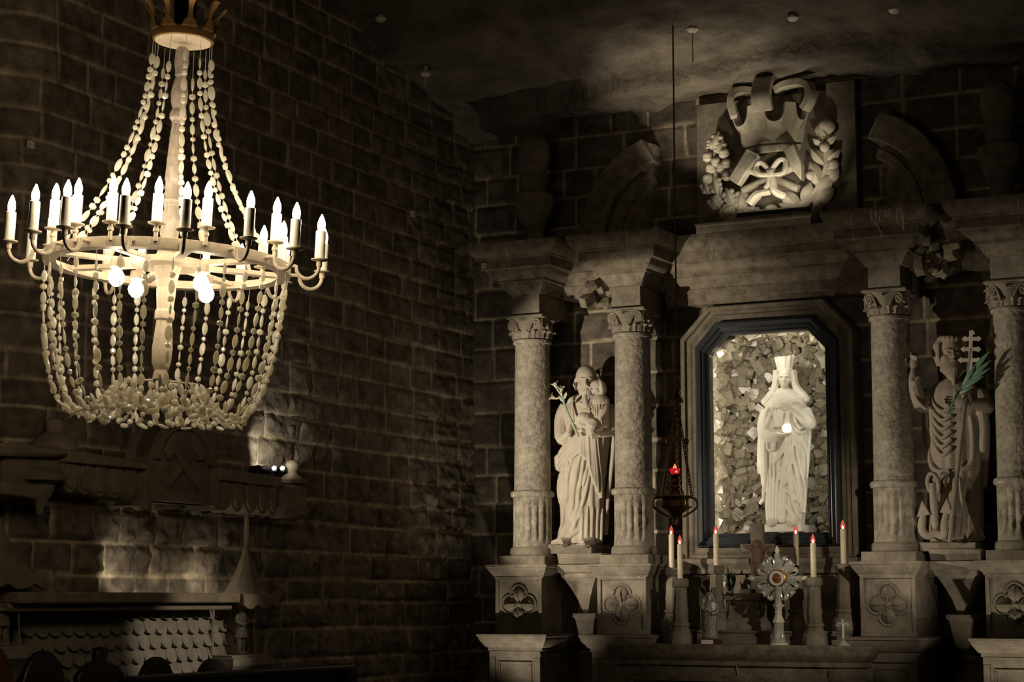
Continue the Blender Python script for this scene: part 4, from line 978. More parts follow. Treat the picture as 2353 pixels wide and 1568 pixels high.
        for a, b, w in (((1640,352),(1652,303),.05),((1634,352),(1640,318),.045),((1650,360),(1662,322),.045),((1650,450),(1640,405),.055),((1630,446),(1618,418),.05),((1655,480),(1634,452),.06),((1690,480),(1668,432),.055),((1700,488),(1708,434),.06),((1655,498),(1690,470),.05),((1665,508),(1735,490),.055),((1700,505),(1760,490),.05),((1680,470),(1660,500),.05)): lobed(a, b, w)
        for x, y in ((1627,360),(1664,352),(1634,386),(1670,376),(1646,372),(1658,384),(1669,402),(1627,410)):
            m = MB(); c = L(x,y,-.08); m.ell(c, (.045,.05,.045)); m.lathe([(.02,-.05),(.047,-.03),(.048,.0),(.04,.01)], c, 12); m.build('acorn', 'crest', br)
    def laurel():
        st = MB(); st.tube(spline([L(1790,484,-.05), L(1840,468,-.06), L(1878,432,-.06), L(1898,380,-.06), L(1892,310,-.06)],6), .022, 8)
        br = st.build('wreath_stem', 'crest', t)
        for a, b, w in (((1892,322),(1890,275),.065),((1895,330),(1922,313),.045),((1890,330),(1868,320),.04),((1898,372),(1930,345),.055),((1896,378),(1863,342),.05),((1902,420),(1926,384),.06),((1888,432),(1862,370),.06),((1880,450),(1912,398),.065),((1868,468),(1918,434),.075),((1850,475),(1862,420),.06),((1860,488),(1790,468),.07),((1840,480),(1795,442),.065),((1872,492),(1842,488),.05),((1900,395),(1925,372),.05)):
            m = MB(); lf(m, a, b, w); m.build('laurel_leaf', 'crest', br)
        for x, y in ((1895,338),(1864,403),(1879,478),(1917,378)):
            MB().ell(L(x,y,-.08), .045).build('berry', 'crest', br)
        m = MB(); m.ell(L(1900,290,-.07), (.075,.07,.075)); m.leaf(L(1885,285,-.1), L(1898,312,-.1), (0,-1,0), .05, .02); m.build('bud', 'crest', br)
    oak(); laurel()
    m = MB(); m.ell(L(1772,488,-.08), (.07,.06,.07)); m.ell(L(1750,492,-.06), (.06,.05,.045)); m.ell(L(1795,492,-.06), (.06,.05,.045)); m.build('wreath_knot', 'crest', t)
crest()
lampbar = MB(); a = at(1694,512,15.24); b = at(1862,498,15.24)
lampbar.box(a.x, b.x, 15.215, 15.27, 4.835, 4.875)
lb = lampbar.build('strip_lamp', 'iron', None, 30, .004); tag(lb, 'dark strip lamp lying on the pale ledge at the foot of the crest', 'lamp')
MB().box(a.x+.02, b.x-.02, 15.225, 15.262, 4.874, 4.877).build('lamp_diffuser', 'grey', lb)

# ------------------------------------------------------------------ altar things
ZT = 1.24; ZS = 1.352
def candlestick(px_, py_top, py_bot, Y, z0, label, octa=1):
    b = at(px_, py_bot, Y); t = thing('candlestick', label, 'candlestick', (b.x, Y, z0), 'stone candlesticks on the altar')
    H = at(px_, py_top, Y).z-z0; q = lambda pr, k=8: MB().lathe([(r_, z_*H) for r_, z_ in pr], (0,0,0), k, None, rot('Z', PI/8))
    q([(.10,0),(.105,.05),(.10,.14),(.085,.19),(.07,.24),(.066,.27)]).build('foot', 'stone', t, 30, .003)
    q([(.066,.265),(.075,.28),(.078,.30),(.072,.325),(.062,.335)]).build('lower_ring', 'stone', t, 30)
    q([(.06,.33),(.064,.36),(.062,.45),(.066,.5),(.058,.56),(.054,.84),(.05,.86)]).build('stem', 'stone', t, 30, .003)
    q([(.05,.855),(.062,.87),(.07,.9),(.07,.97),(.06,1.0)]).build('cup', 'stone', t, 30, .003)
    return t, Vector((b.x, Y, z0+H))
def candle(base, py_flame, px_, label):
    t = thing('candle', label, 'candle', base, 'candles with red bulbs'); Y = base.y
    H = at(px_, py_flame, Y).z-base.z; hb = .075
    MB().lathe([(.023,0),(.023,H-hb-.004),(.021,H-hb)], (0,0,0), 20).build('candle_body', 'candle', t)
    bo = MB().lathe([(.013,H-hb-.001),(.018,H-hb+.01),(.0195,H-hb+.024),(.015,H-hb+.044),(.008,H-hb+.062),(.002,H)], (0,0,0), 14).build('bulb', 'redbulb', t)
    MB().lathe([(.006,H-hb+.002),(.0075,H-hb+.018),(.004,H-hb+.03)], Vector((.004,-.014,0)), 8).build('filament', emit('filament', (1,.75,.5), 6), bo)
    return t
specs = [(1545,1305,1450,15.2,ZS,1208,'leftmost, standing on the step under the hanging lamp'),(1565,1330,1481,14.85,ZT,1230,'second from left, on the altar table in front'),
         (1648,1300,1450,15.2,ZS,1206,'on the step behind the small grey figurine'),(1833,1300,1450,15.2,ZS,1206,'on the step right behind the monstrance'),
         (1873,1327,1481,14.85,ZT,1227,'on the altar table right of the monstrance'),(1942,1296,1450,15.2,ZS,1195,'rightmost and tallest, on the step before the right pedestal')]
for px_, pt, pb, Y, z0, pf, lab in specs:
    s_, top = candlestick(px_, pt, pb, Y, z0, 'eight-sided stone candlestick, '+lab.replace('tallest','highest'))
    candle(top, pf, px_, 'ivory candle with a red bulb, '+lab)
# stone block with a cross behind the monstrance
b = at(1718,1450,15.3); t = thing('altar_block', 'small moulded stone block on the step left of the monstrance', 'stone block', (b.x, 15.3, ZS))
MB().rect(-.13,.13,-.09,.12,[(.04,0),(.045,.02),(.03,.05),(.01,.08),(0,.10),(0,.24),(.005,.25)], True).build('block_body', 'stone', t, 30)
MB().rect(-.13,.13,-.09,.12,[(0,.24),(.02,.25),(.03,.27),(.03,.30),(.0,.305)], True).build('block_cap', 'stone', t, 30)
MB().rect(-.05,.05,-.05,.07,[(0,.30),(0,.335),(-.01,.34)], True).build('block_top', 'stone', t, 30)
YX = 15.33; zc = ZS+.338; b = at(1738,1340,YX); t = thing('altar_crucifix', 'dim brown stone crucifix standing behind the monstrance, before the niche sill', 'crucifix', (b.x-.05, YX, zc))
LX = lambda px_, py_, dy=0: at(px_,py_,YX+dy)-Vector((b.x-.05,YX,zc))
m = MB(); pt = LX(1743,1202); pm = LX(1741,1260); m.box(pm.x-.055, pm.x+.055, -.03, .03, .0, pt.z); m.build('upright', 'stone', t, 30, .006)
al = LX(1703,1260); ar = LX(1780,1260); m = MB(); m.box(al.x, ar.x, -.034, .032, pm.z-.035, pm.z+.035); m.build('cross_arm', 'stone', t, 30, .006)
m = MB(); k = .01
m.ell(LX(1739,1252,-.06), (.035,.04,.045)); m.tube(spline([LX(1740,1262,-.06), LX(1742,1280,-.07), LX(1739,1298,-.07)],4), [.05,.052,.05,.048,.046,.044,.046,.042,.03], 10)
for s_ in (-1,1): m.tube(spline([LX(1741+s_*8,1264,-.06), LX(1741+s_*20,1258,-.055), LX(1741+s_*30,1254,-.045)],4), [.02]*5+[.016,.015,.013,.012], 7)
for s_ in (-1,1): m.tube(spline([LX(1739+s_*3,1296,-.07), LX(1743+s_*4,1312,-.09), LX(1739+s_*2,1332,-.06)],4), [.028]*5+[.022,.02,.016,.014], 8)
m.build('corpus', plain('ochre_clay', (.17,.095,.055), .6), t, remesh=.006, smooth=1)
# monstrance
YM = 14.84; b = at(1790,1480,YM); t = thing('monstrance', 'clear crystal monstrance with a round amber centre and cross rays on the altar table', 'monstrance', (b.x, YM, ZT))
LM = lambda px_, py_, dy=0: at(px_,py_,YM+dy)-Vector((b.x,YM,ZT))
m = MB(); m.lathe([(.075,0),(.078,.008),(.07,.018)], n=32, rf=lambda a,z: 1+.03*math.cos(a*20)); m.build('foot_ring', 'pearl', t)
MB().lathe([(.066,.016),(.05,.05),(.043,.1),(.04,.15),(.04,.185)], n=24, rf=lambda a,z: 1+.05*math.cos(a*12)).build('lower_stem', 'clear', t)
MB().lathe([(.05,.18),(.052,.19),(.03,.235),(.026,.25),(.032,.26),(.026,.275),(.034,.30),(.05,.318),(.05,.325)], n=8).build('knop', 'pearl', t, 30)
MB().lathe([(.036,.32),(.03,.36),(.03,.47),(.034,.50)], n=10).build('upper_stem', 'clear', t, 30)
c = LM(1787,1330); 
MB().lathe([(.052,-.025),(.062,-.03),(.070,-.02),(.072,0),(.070,.02),(.05,.03)], c, 36, None, rot('X', PI/2)).build('centre_rim', 'gold', t)
MB().lathe([(.036,.03),(.045,.046),(.058,.044),(.062,.03)], c, 36, None, rot('X', PI/2), ).build('white_ring', 'label', t)
MB().ell(c+Vector((0,-.028,0)), (.04,.02,.04)).build('amber_centre', 'amber', t)
def ray(a, r0, r1, w):
    mt = rot('Y', -a); m = MB(); m.prism([(r0,-w),(r1,-w),(r1,w),(r0,w)], -.012, .012, mt, c); m.prism([(r0+.02,-w*.45),(r1-.03,-w*.45),(r1-.03,w*.45),(r0+.02,w*.45)], -.02, -.01, mt, c); return m
for a, r1 in ((0,.205),(PI,.20),(PI/2,.20)):
    o = ray(a, .06, r1, .022).build('ray', 'clear', t, 30, .003)
    mt = rot('Y', -a); q = MB(); q.lathe([(.012,0),(.02,.015),(.017,.035),(.002,.065)], c+mt@Vector((r1,0,0)), 12, None, mt@rot('Y', PI/2)); q.build('ray_tip', 'pearl', o)
for kq in range(4):
    a = PI/4+kq*PI/2; mt = rot('Y', -a); q = MB()
    q.prism([(.065,-.02),(.185,-.032),(.182,.0),(.185,.032),(.065,.02)], -.009, .009, mt, c); o = q.build('corner_plate', 'clear', t, 30, .002)
    MB().ell(c+mt@Vector((.165,-.012,0)), .013).build('bead', 'pearl', o)
    for s_ in (-1,1):
        ax = Vector((math.cos(s_*.40), 0, math.sin(s_*.40))); sd = Vector((-ax.z, 0, ax.x)); pts = []
        for j in range(18):
            th = 2*PI*j/18; u = .5-.5*math.cos(th); w_ = .030*math.sin(th)*(.25+.95*u); pts.append(c+mt@(ax*(.078+.105*u)+sd*w_+Vector((0,-.004,0))))
        q = MB(); q.tube(pts, .0075, 6, closed=True); q.prism([((mt.inverted()@(p-c)).x, (mt.inverted()@(p-c)).z) for p in pts[:10]][::1], -.003, .003, mt, c); o2 = q.build('scroll', 'clear', t); MB().ell(c+mt@(ax*.165+Vector((0,-.008,0))), .012).build('bead', 'pearl', o2)
        MB().ell(c+mt@Vector((.088,-.012,s_*.016)), .008).build('bead', 'pearl', o)
# figurine on a wooden base with a label
YF = 14.78; b = at(1632,1479,YF); t = thing('figurine', 'small grey metal mother and child figurine on a reddish wooden base with white label', 'figurine', (b.x, YF, ZT))
LF = lambda px_, py_, dy=0: at(px_,py_,YF+dy)-Vector((b.x,YF,ZT))
MB().rect(-.085,.085,-.06,.06,[(0,0),(.002,.004),(.0,.044),(-.006,.05)], True).build('wooden_base', 'redwood', t, 30)
MB().box(-.052,.048,-.0655,-.06,.008,.042).build('name_plate', 'label', t, 30)
m = MB(); F = [(.05,0,0,.066,.05),(.12,0,0,.06,.05),(.22,0,0,.066,.052),(.30,.0,0,.068,.05),(.345,.0,0,.055,.042),(.365,0,0,.03,.03)]
m.loft(F, 60, lambda a,z: 1+.06*math.sin(a*13+z*8)*(1 if z < .2 else .4))
head(m, (0,-.006,.385), .032, I3, .74); m.tube(spline([(0,.004,.425),(0,.012,.39),(0,.02,.35),(0,.02,.30)],4), [.022]*4+[.036]*4+[.042]*4+[.05], 12)
for s_ in (-1,1): m.tube(spline([(s_*.012,-.008,.418),(s_*.03,-.008,.39),(s_*.036,-.008,.36),(s_*.055,-.012,.325)],4), [.010]*8+[.013]*5, 7)
m.ell((-.05,-.02,.355), (.02,.02,.024)); m.tube([(-.05,-.02,.335),(-.045,-.03,.28)], [.02,.026], 8)
for k in range(7): m.tube(spline([(-.05,-.03,.30-.02*k), (-.01,-.06,.25-.022*k), (.045,-.045,.25-.012*k)],4), .006, 6)
m.tube(spline([(.06,0,.33),(.07,-.02,.27),(.03,-.06,.25)],4), .018, 8); m.tube(spline([(.0,-.055,.3),(-.02,-.06,.28),(.02,-.062,.275)],4), .012, 7)
for k in range(9): x = -.05+.0125*k; m.tube([(x,-.048*math.sqrt(max(.05,1-(x/.066)**2))-.003,.17),(x*1.05,-.05*math.sqrt(max(.05,1-(x/.068)**2)),.06)], .005, 5)
m.build('figure', 'pewter', t, remesh=.004, smooth=1)
m = MB(); m.tube([(-.065,-.04,.06),(-.062,-.045,.35)], .004, 6); m.build('sceptre', 'pewter', t)
# small clear crucifix at the right end
YC2 = 14.82; b = at(1938,1481,YC2); t = thing('crystal_crucifix', 'small clear crystal crucifix at the right end of the altar table', 'crucifix', (b.x, YC2, ZT))
MB().lathe([(.06,0),(.06,.012),(.03,.03),(.02,.045)], n=20).build('foot', 'clear', t)
MB().box(-.012,.012,-.008,.008,.04,.22).box(-.055,.055,-.008,.008,.155,.178).build('cross', 'clear', t, 30)
m = MB(); m.tube(spline([(0,-.012,.175),(.004,-.016,.14),(0,-.014,.10),(0,-.012,.06)],4), [.010]*6+[.008]*6+[.005], 7); m.ell((0,-.014,.187), .010)
for s_ in (-1,1): m.tube([(0,-.012,.17),(s_*.045,-.012,.185)], [.006,.004], 6)
m.build('corpus', 'pearl', t)
# sprig of flowers behind the candles
b = at(1672,1450,15.4); t = thing('flower_sprig', 'small dim sprig with pale flowers behind the figurine', 'flowers', (b.x, 15.4, ZS))
m = MB(); m.lathe([(.03,0),(.04,.06),(.03,.1)], n=16); m.build('pot', 'stone_dark', t)
m = MB(); rr = random.Random(3)
for k in range(9):
    a = rr.uniform(0,6.28); h = rr.uniform(.18,.40); tip = Vector((.07*math.cos(a),.04*math.sin(a),.1+h)); m.tube([(0,0,.09), tip*.6, tip], .004, 5); m.leaf(tip*.8, tip+Vector((rr.uniform(-.05,.05),-.03,.03)), (0,-1,.3), .016, .003)
m.build('leaves', 'darkgreen', t)
for k in range(3): MB().ell((.03-.03*k,-.05,.30+.08*k), (.026,.02,.026)).build('flower', 'petal', t)

# ------------------------------------------------------------------ hanging sanctuary lamp
YL = 14.5; b = at(1552,1192,YL); t = thing('sanctuary_lamp', 'bronze hanging lamp with a red glass cup on long chains left of the niche', 'lamp', b)
LL = lambda px_, py_, dy=0: at(px_,py_,YL+dy)-b
def prof(rows): return [( (LL(1552+hw,py_).x-LL(1552,py_).x), LL(1552,py_).z) for py_, hw in rows]
MB().lathe(prof([(1205,3),(1203,7),(1199,8),(1196,7),(1192,6),(1186,11),(1180,16),(1174,24),(1168,34),(1165,37)]), n=24).build('lower_bowl', 'bronze', t)
MB().lathe(prof([(1166,37),(1166,32),(1150,29),(1146,33),(1143,36),(1140,36)]), n=8).build('gallery_ring', 'bronze', t, 30, .003)
MB().lathe(prof([(1141,30),(1138,14),(1130,13),(1124,10),(1120,13),(1117,13),(1112,9),(1106,12),(1100,11),(1096,9),(1092,12),(1090,12)]), n=20).build('stem', 'bronze', t)
rc = MB().lathe(prof([(1090,8),(1086,10),(1080,11),(1077,10.5)]), n=20).build('red_cup', emit('red_glass', (.9,.02,.03), .55), t)
MB().lathe(prof([(1079,5),(1076,5),(1072,3),(1066,.5)]), n=12).build('flame', emit('lamp_flame', (1,.3,.12), 1.1), t)
MB().ell(LL(1554,1084,-.036), (.009,.006,.009)).build('hot_spot', emit('lamp_spot', (1,.45,.35), 1.1), rc)
for a0 in range(4):
    a = PI/4+a0*PI/2; d = Vector((math.cos(a), math.sin(a)*.9, 0)); m = MB(); z0 = LL(1552,1143).z; z1 = LL(1552,1188).z
    m.tube(spline([d*.135+Vector((0,0,z0)), d*.185+Vector((0,0,z0-.015)), d*.20+Vector((0,0,z0-.07)), d*.16+Vector((0,0,z0-.11)), d*.07+Vector((0,0,z1))],5), .009, 6); m.build('scroll_handle', 'bronze', t)
def chain(A, B, name, n, parent, rad=.008):
    m = MB(); d = (B-A)/n
    for k in range(n):
        c_ = A+d*(k+.5); u = d.normalized(); s_ = u.cross(Vector((.3,1,0) if k % 2 else (1,-.3,0))).normalized()
        m.tube([c_+u*math.cos(j*PI/4)*d.length*.62+s_*math.sin(j*PI/4)*.011 for j in range(8)], rad*.6, 5, closed=True)
    return m.build(name, 'bronze', parent)
hub = LL(1556,912)
MB().lathe([(.012,-.06),(.05,-.05),(.055,-.03),(.03,0),(.02,.03),(.03,.05),(.01,.07)], hub, 16).build('chain_hub', 'bronze', t)
for ex, dy in ((1522,-.03),(1557,.15),(1590,.0)): chain(hub+Vector((0,0,-.04)), LL(ex,1140,dy), 'chain', 34, t)
for ex, ey in ((1534,1012),(1577,1015)): MB().ell(LL(ex,ey), (.024,.024,.03), nu=8, nv=6).build('chain_knot', 'bronze', t)
m = MB(); m.tube([hub+Vector((0,0,.06)), hub+Vector((.0,0,.22))], .010, 6); m.ell(hub+Vector((0,0,.16)), (.02,.02,.035)); m.build('hook', 'bronze', t)
top = LL(1559,0); m = MB(); m.tube([hub+Vector((0,0,.2)), Vector((hub.x, hub.y, 6.75-b.z))], .0075, 6); m.build('cord', 'rope', t)

# ------------------------------------------------------------------ bits on the roof and tags
def ray_ceiling(px_, py_):
    for k in range(600):
        Y = 12+.01*k; p = at(px_, py_, Y)
        base = np.interp(p.x, [-13,-8.3,-7.3,-6,-4.86,-3.3,-2,2],[5.8,5.86,5.95,6.06,6.15,6.05,5.9,5.8])
        zc_ = base+(.16 if Y < 15.2 else 0)+.2*min(max(15.22-Y,0),4.5)+(.12 if Y < 13.95 else 0)
        if p.z >= zc_-.01: return p
    return p
for px_, py_, lab, rod in ((1591,66,'pale ceiling hook with a thin rod hanging down, left of the crown',.26),(978,168,'small ceiling hook with a short rod over the corner',.1),(1822,40,'round pale fitting on the roof above the crest',0),(2055,22,'round pale fitting on the roof near the top right',0),(875,42,'pale knob of salt on the roof right of the chandelier',0)):
    p = ray_ceiling(px_, py_); t = thing('ceiling_fitting', lab, 'ceiling fitting', p, 'fittings on the roof')
    MB().lathe([(.02,.06),(.02,.01),(.045,.008),(.05,-.008),(.03,-.03),(.012,-.035)], n=16).build('cap', 'pearl' if rod == 0 else 'ivory', t)
    if rod: MB().tube([(0,0,-.03),(0,0,-.03-rod)], .006, 6).build('rod', 'ivory', t)
p = at(1112,611,14.93); q = MB().box(-.022,.022,-.004,.004,-.022,.022).build('paper_tag', 'label', None, 30, 0, loc=(p.x, 14.62, p.z))
q.location = at(1112,611,14.91); tag(q, 'small white tag with a red mark on the left end of the cornice', 'tag', 'small tags on the stones')
MB().tube([(-.012,-.005,-.01),(.0,-.005,.012),(.012,-.005,-.01)], .002, 5, closed=True).build('red_mark', plain('red_ink', (.5,.06,.04), .6), q)
for px_, py_, lab in ((68,333,'small pale tag on the side wall left of the chandelier'),(947,492,'small pale tag on the side wall right of the chandelier')):
    p = at(px_, py_, X=XL+.028); q = MB().box(-.004,.02,-.024,.024,-.024,.024).build('paper_tag', 'pearl', None, 30, 0, loc=p); tag(q, lab, 'tag', 'small tags on the stones')
# ------------------------------------------------------------------ chandelier
def chandelier():
    D = 8.5; o = at(386, 608, D=D); S = FPX/D
    t = thing('chandelier', 'large salt crystal chandelier with lit candle bulbs hanging at the left', 'chandelier', o)
    hd = YAW; vd = Vector((-math.sin(YAW+.177), math.cos(YAW+.177), 0))      # roughly away from the camera
    rt = Vector((vd.y, -vd.x, 0))
    t.rotation_euler = (Matrix.Rotation(math.radians(2.4), 3, vd)).to_euler()
    # local polar frame: phi = 0 faces the camera
    def pol(r, phi, z): return rt*(r*math.sin(phi))-vd*(r*math.cos(phi))+Vector((0,0,z))
    R = .543
    # hoop: band plus lower flange
    MB().lathe([(R,-.025),(R,.018),(R-.004,.02),(R-.012,.018),(R-.012,-.014),(R-.058,-.016),(R-.06,-.025),(R,-.025)], n=96, close=False).build('hoop', 'ivory', t, 30)
    # spokes
    for k in range(8):
        ph = .2+k*PI/4; d = pol(1,ph,0); s = Vector((-d.y,d.x,0)); m = MB()
        mt = Matrix((d, s, Vector((0,0,1)))).transposed(); m.obox(d*.285, .22, .022, .011, mt); m.build('spoke', 'ivory', t, 30, .003)
    # turned centre post, eight-sided
    W = lambda rows: [(hw/S, -(py-608)/(S*.985)) for py, hw in rows]
    MB().lathe(W([(100,12),(110,17),(140,18),(160,14),(166,15),(172,12),(182,16),(205,21),(230,20),(246,15),(250,17),(258,21),(268,21),(276,14),(282,15)]), n=8, mat=rot('Z', .3)).build('upper_post', 'hubsalt', t, 30, .003)
    MB().lathe(W([(280,14),(320,17),(370,20),(412,22),(416,20),(455,19),(460,22),(468,20),(472,16),(490,20),(515,22),(560,20),(580,28),(590,26)]), n=8, mat=rot('Z', .3)).build('middle_post', 'hubsalt', t, 30, .003)
    MB().lathe(W([(578,22),(590,34),(600,36),(612,34),(640,27),(662,22),(664,24),(690,22),(712,20),(716,24),(734,24),(737,19),(760,21),(800,25),(835,23),(850,15),(856,17),(872,20)]), n=8, mat=rot('Z', .3)).build('lower_post', 'ivory', t, 30, .003)
    # lower ring
    zr = -(872-608)/(S*.985); r2 = .178
    MB().lathe([(r2,-.012),(r2,.012),(r2-.006,.014),(r2-.012,.012),(r2-.012,-.012)], n=48).build('lower_ring', 'ivory', t, 30)
    m = MB()
    for k in range(3): ph = k*PI*2/3; m.tube([pol(.03,ph,zr), pol(r2,ph,zr)], .006, 6)
    m.build('ring_stay', 'ivory', t)
    # crown
    zp = -(88-608)/(S*.985); rp = .125
    MB().lathe([(.01,zp),(rp,zp),(rp+.004,zp+.006),(rp,zp+.012),(.01,zp+.012)], n=48).build('crown_plate', 'plate', t, 30)
    MB().lathe([(rp+.002,zp+.002),(rp+.012,zp+.005),(rp+.014,zp+.03),(rp+.01,zp+.045),(rp,zp+.045),(rp-.002,zp+.01)], n=48, close=False).build('crown_band', 'brassy', t, 30)
    for k in range(9):
        ph = .18+k*2*PI/9; m = MB(); d = pol(1,ph,0); s = Vector((-d.y,d.x,0)); vs = []; fs = []
        prof = [(0,.036,.0),(.02,.03,.002),(.035,.015,.004),(.06,.010,.006),(.085,.012,.014),(.11,.017,.03),(.125,.019,.045)]
        for dz, w, out in prof:
            c = d*(rp+.012+out)+Vector((0,0,zp+.042+dz))
            vs += [c-s*w-d*.004, c+s*w-d*.004, c+s*w*.9+d*.006, c-s*w*.9+d*.006]
        for i in range(len(prof)-1):
            for j in range(4): a = i*4+j; b = i*4+(j+1)%4; fs.append((a,b,b+4,a+4))
        fs.append((3,2,1,0)); q = (len(prof)-1)*4; fs.append((q,q+1,q+2,q+3)); m.add(vs, fs); m.build('crown_leaf', 'brassy', t, 40)
    m = MB(); m.tube([(0,0,zp+.01),(0,0,zp+2.3)], .016, 8); m.build('hanging_rod', 'iron', t)
    MB().lathe([(.03,zp+.01),(.045,zp+.05),(.05,zp+.2),(.04,zp+.3),(.02,zp+.34)], n=16).build('rod_sleeve', 'iron', t)
    # ---- candle arms (each: arm, cup, sleeve, bulb)
    def bulb(m, r, phi, z): m.lathe([(.010,z),(.015,z+.008),(.0175,z+.024),(.016,z+.04),(.010,z+.058),(.0025,z+.075)], pol(r,phi,0), 12); return m
    def outer(phi):
        r = .692; a = MB(); c = .64
        pts = [pol(R-.004,phi,0), pol(R+.03,phi,.0)]+[pol(c-.052*math.cos(k*PI/10),phi,-.002-.055*math.sin(k*PI/10)) for k in range(11)]+[pol(r,phi,.022)]
        a.tube(pts, .0085, 8); a.lathe([(.011,-.004),(.013,.0),(.013,.02),(.011,.024)], pol(r,phi,0), 10)
        arm = a.build('candle_arm', 'ivory', t)
        MB().lathe([(.01,.02),(.036,.026),(.038,.031),(.034,.03),(.016,.03)], pol(r,phi,0), 20).build('drip_cup', 'ivory', arm)
        sl = MB().lathe([(.0225,.03),(.0225,.155),(.018,.158)], pol(r,phi,0), 14).build('candle_sleeve', 'white', arm)
        b = bulb(MB(), r, phi, .156).build('bulb', 'bulb', arm)
    def inner(phi):
        r = .548; a = MB(); a.tube([pol(r,phi,.0), pol(r,phi,.075)], .009, 8); a.lathe([(.012,.04),(.014,.045),(.012,.056)], pol(r,phi,0), 10)
        arm = a.build('candle_arm', 'ivory', t)
        MB().lathe([(.01,.068),(.036,.074),(.038,.079),(.034,.078),(.016,.078)], pol(r,phi,0), 20).build('drip_cup', 'ivory', arm)
        MB().lathe([(.0225,.078),(.0225,.20),(.018,.203)], pol(r,phi,0), 14).build('candle_sleeve', 'white', arm)
        bulb(MB(), r, phi, .201).build('bulb', 'bulb', arm)
    A = lambda px_, r, back=False: (lambda s: (PI-math.asin(s)) if back else math.asin(s))(max(-.995, min(.995, (px_-391)/(r*S))))
    for px_ in (40,101,173,297,425,561,665,729): outer(A(px_,.692))
    for px_ in (71,240,322,480,565,670,748): outer(A(px_,.692,True))
    for px_ in (138,190,267,364,470,625): inner(A(px_,.548))
    for px_ in (121,612,655): inner(A(px_,.548,True))
    # ---- five down lights under the spokes
    for px_, d in ((277,.13),(465,.14),(318,-.15),(480,-.16)):
        x = (px_-388)/S; p = rt*x-vd*d
        k = MB(); k.lathe([(.020,-.012),(.030,-.016),(.032,-.05),(.024,-.056)], p, 16); so = k.build('lamp_socket', 'ivory', t, 30)
        MB().lathe([(.016,-.055),(.022,-.065),(.034,-.085),(.036,-.1),(.030,-.118),(.016,-.132),(.004,-.136)], p, 16).build('globe_bulb', 'globe', so)
    # ---- crystal strands
    ov = MB(); ov.ell((0,0,0), (.0135,.007,.0275), nu=10, nv=8)
    ov2 = MB(); ov2.lathe([(.006,-.011),(.0125,-.006),(.0125,.006),(.006,.011)], n=7)
    proto = {}
    def bead_data(kind):
        if kind not in proto:
            o_ = (ov if kind == 'o' else ov2).build('oval_crystal' if kind == 'o' else 'round_crystal', 'crysl', None, 25); proto[kind] = o_.data; bpy.data.objects.remove(o_)
        return proto[kind]
    allb = []; strands = []
    def strand(pts, name, kinds='or', gap=.004, sc=1.0, skip0=.02):
        """wire with alternating oval and faceted round crystals"""
        P = [Vector(p) for p in pts]; m = MB(); m.tube(P, .0016, 5); ln = [0]
        for i in range(1,len(P)): ln.append(ln[-1]+(P[i]-P[i-1]).length)
        so = len(strands); strands.append([name, m, None]); s = skip0; k = 0; r = random.Random(so*13+5)
        while True:
            kd = kinds[k % len(kinds)]; e = r.uniform(.82,1.2)*sc; hl = (.029 if kd == 'o' else .011)*e
            s += hl+gap
            if s+hl > ln[-1]: break
            for i in range(len(P)-1):
                if ln[i+1] >= s: break
            u = (s-ln[i])/max(1e-6, ln[i+1]-ln[i]); p = P[i]+(P[i+1]-P[i])*u; d = (P[i+1]-P[i]).normalized()
            q = d.to_track_quat('Z','Y').to_matrix()@rot('Z', r.uniform(0,PI)); w = r.uniform(.85,1.15)*e
            M4 = Matrix.Translation(p)@(q.to_4x4())@Matrix.Diagonal((w,w,e,1)); allb.append((p.dot(vd), kd, M4, so)); s += hl; k += 1
            if kd == 'o' and r.random() < .3: pass
        return so
    for k in range(12):
        ph = .12+k*2*PI/12; pts = []
        for i in range(21):
            u = i/20; pts.append(pol(.132+.355*u**2.15, ph, zp-.005+( .022-zp)*u))
        strand(pts, 'upper_strand', 'orr' if k % 3 == 0 else 'or', .009, 1.0, .05+.03*(k % 3))
    for k in range(30):
        ph = .05+k*2*PI/30; q = random.Random(k); j = q.uniform(-.03,.03)
        pts = bez([pol(R-.01,ph,-.03), pol(.50+j,ph,-.52), pol(.41+j,ph+.06*q.uniform(-1,1),-.90), pol(r2,ph,zr-.01)], 24)
        strand(pts, 'lower_strand', 'or', .007, 1.0, .02+.02*(k % 2))
    for k in range(18):
        ph = k*2*PI/18+.1; q = random.Random(k+90); L_ = q.uniform(.14,.2)
        strand(bez([pol(r2,ph,zr-.012), pol(r2+.03,ph+.1,zr-.08), pol(r2+.02+q.uniform(0,.05),ph+q.uniform(-.1,.1),zr-L_)],8), 'short_drop', 'or', .002, 1.0, .008)
    for k in range(24):     # swags low in the basket
        ph = k*2*PI/24; q = random.Random(k+200)
        strand(bez([pol(.40,ph,-.62), pol(.37,ph+.13,-.74+q.uniform(-.02,.02)), pol(.36,ph+.3,-.66)],8), 'swag', 'or', .002, 1.0, .0)
    allb.sort(key=lambda b_: b_[0]); sep = {'o': allb and [], 'r': []}; keep = []
    cnt = {'o': 0, 'r': 0}
    for b_ in allb:
        if cnt[b_[1]] < 100: cnt[b_[1]] += 1; keep.append(b_)
        else:
            src = ov if b_[1] == 'o' else ov2
            strands[b_[3]][1].add([b_[2]@Vector(v) for v in src.v], src.f)
    objs = [m.build(n, 'crysl', t, 25) for n, m, _ in strands]
    for d_, kd, M4, so in keep:
        ob = bpy.data.objects.new('oval_crystal' if kd == 'o' else 'round_crystal', bead_data(kd)); C.objects.link(ob); ob.parent = objs[so]; ob.matrix_local = M4
chandelier()
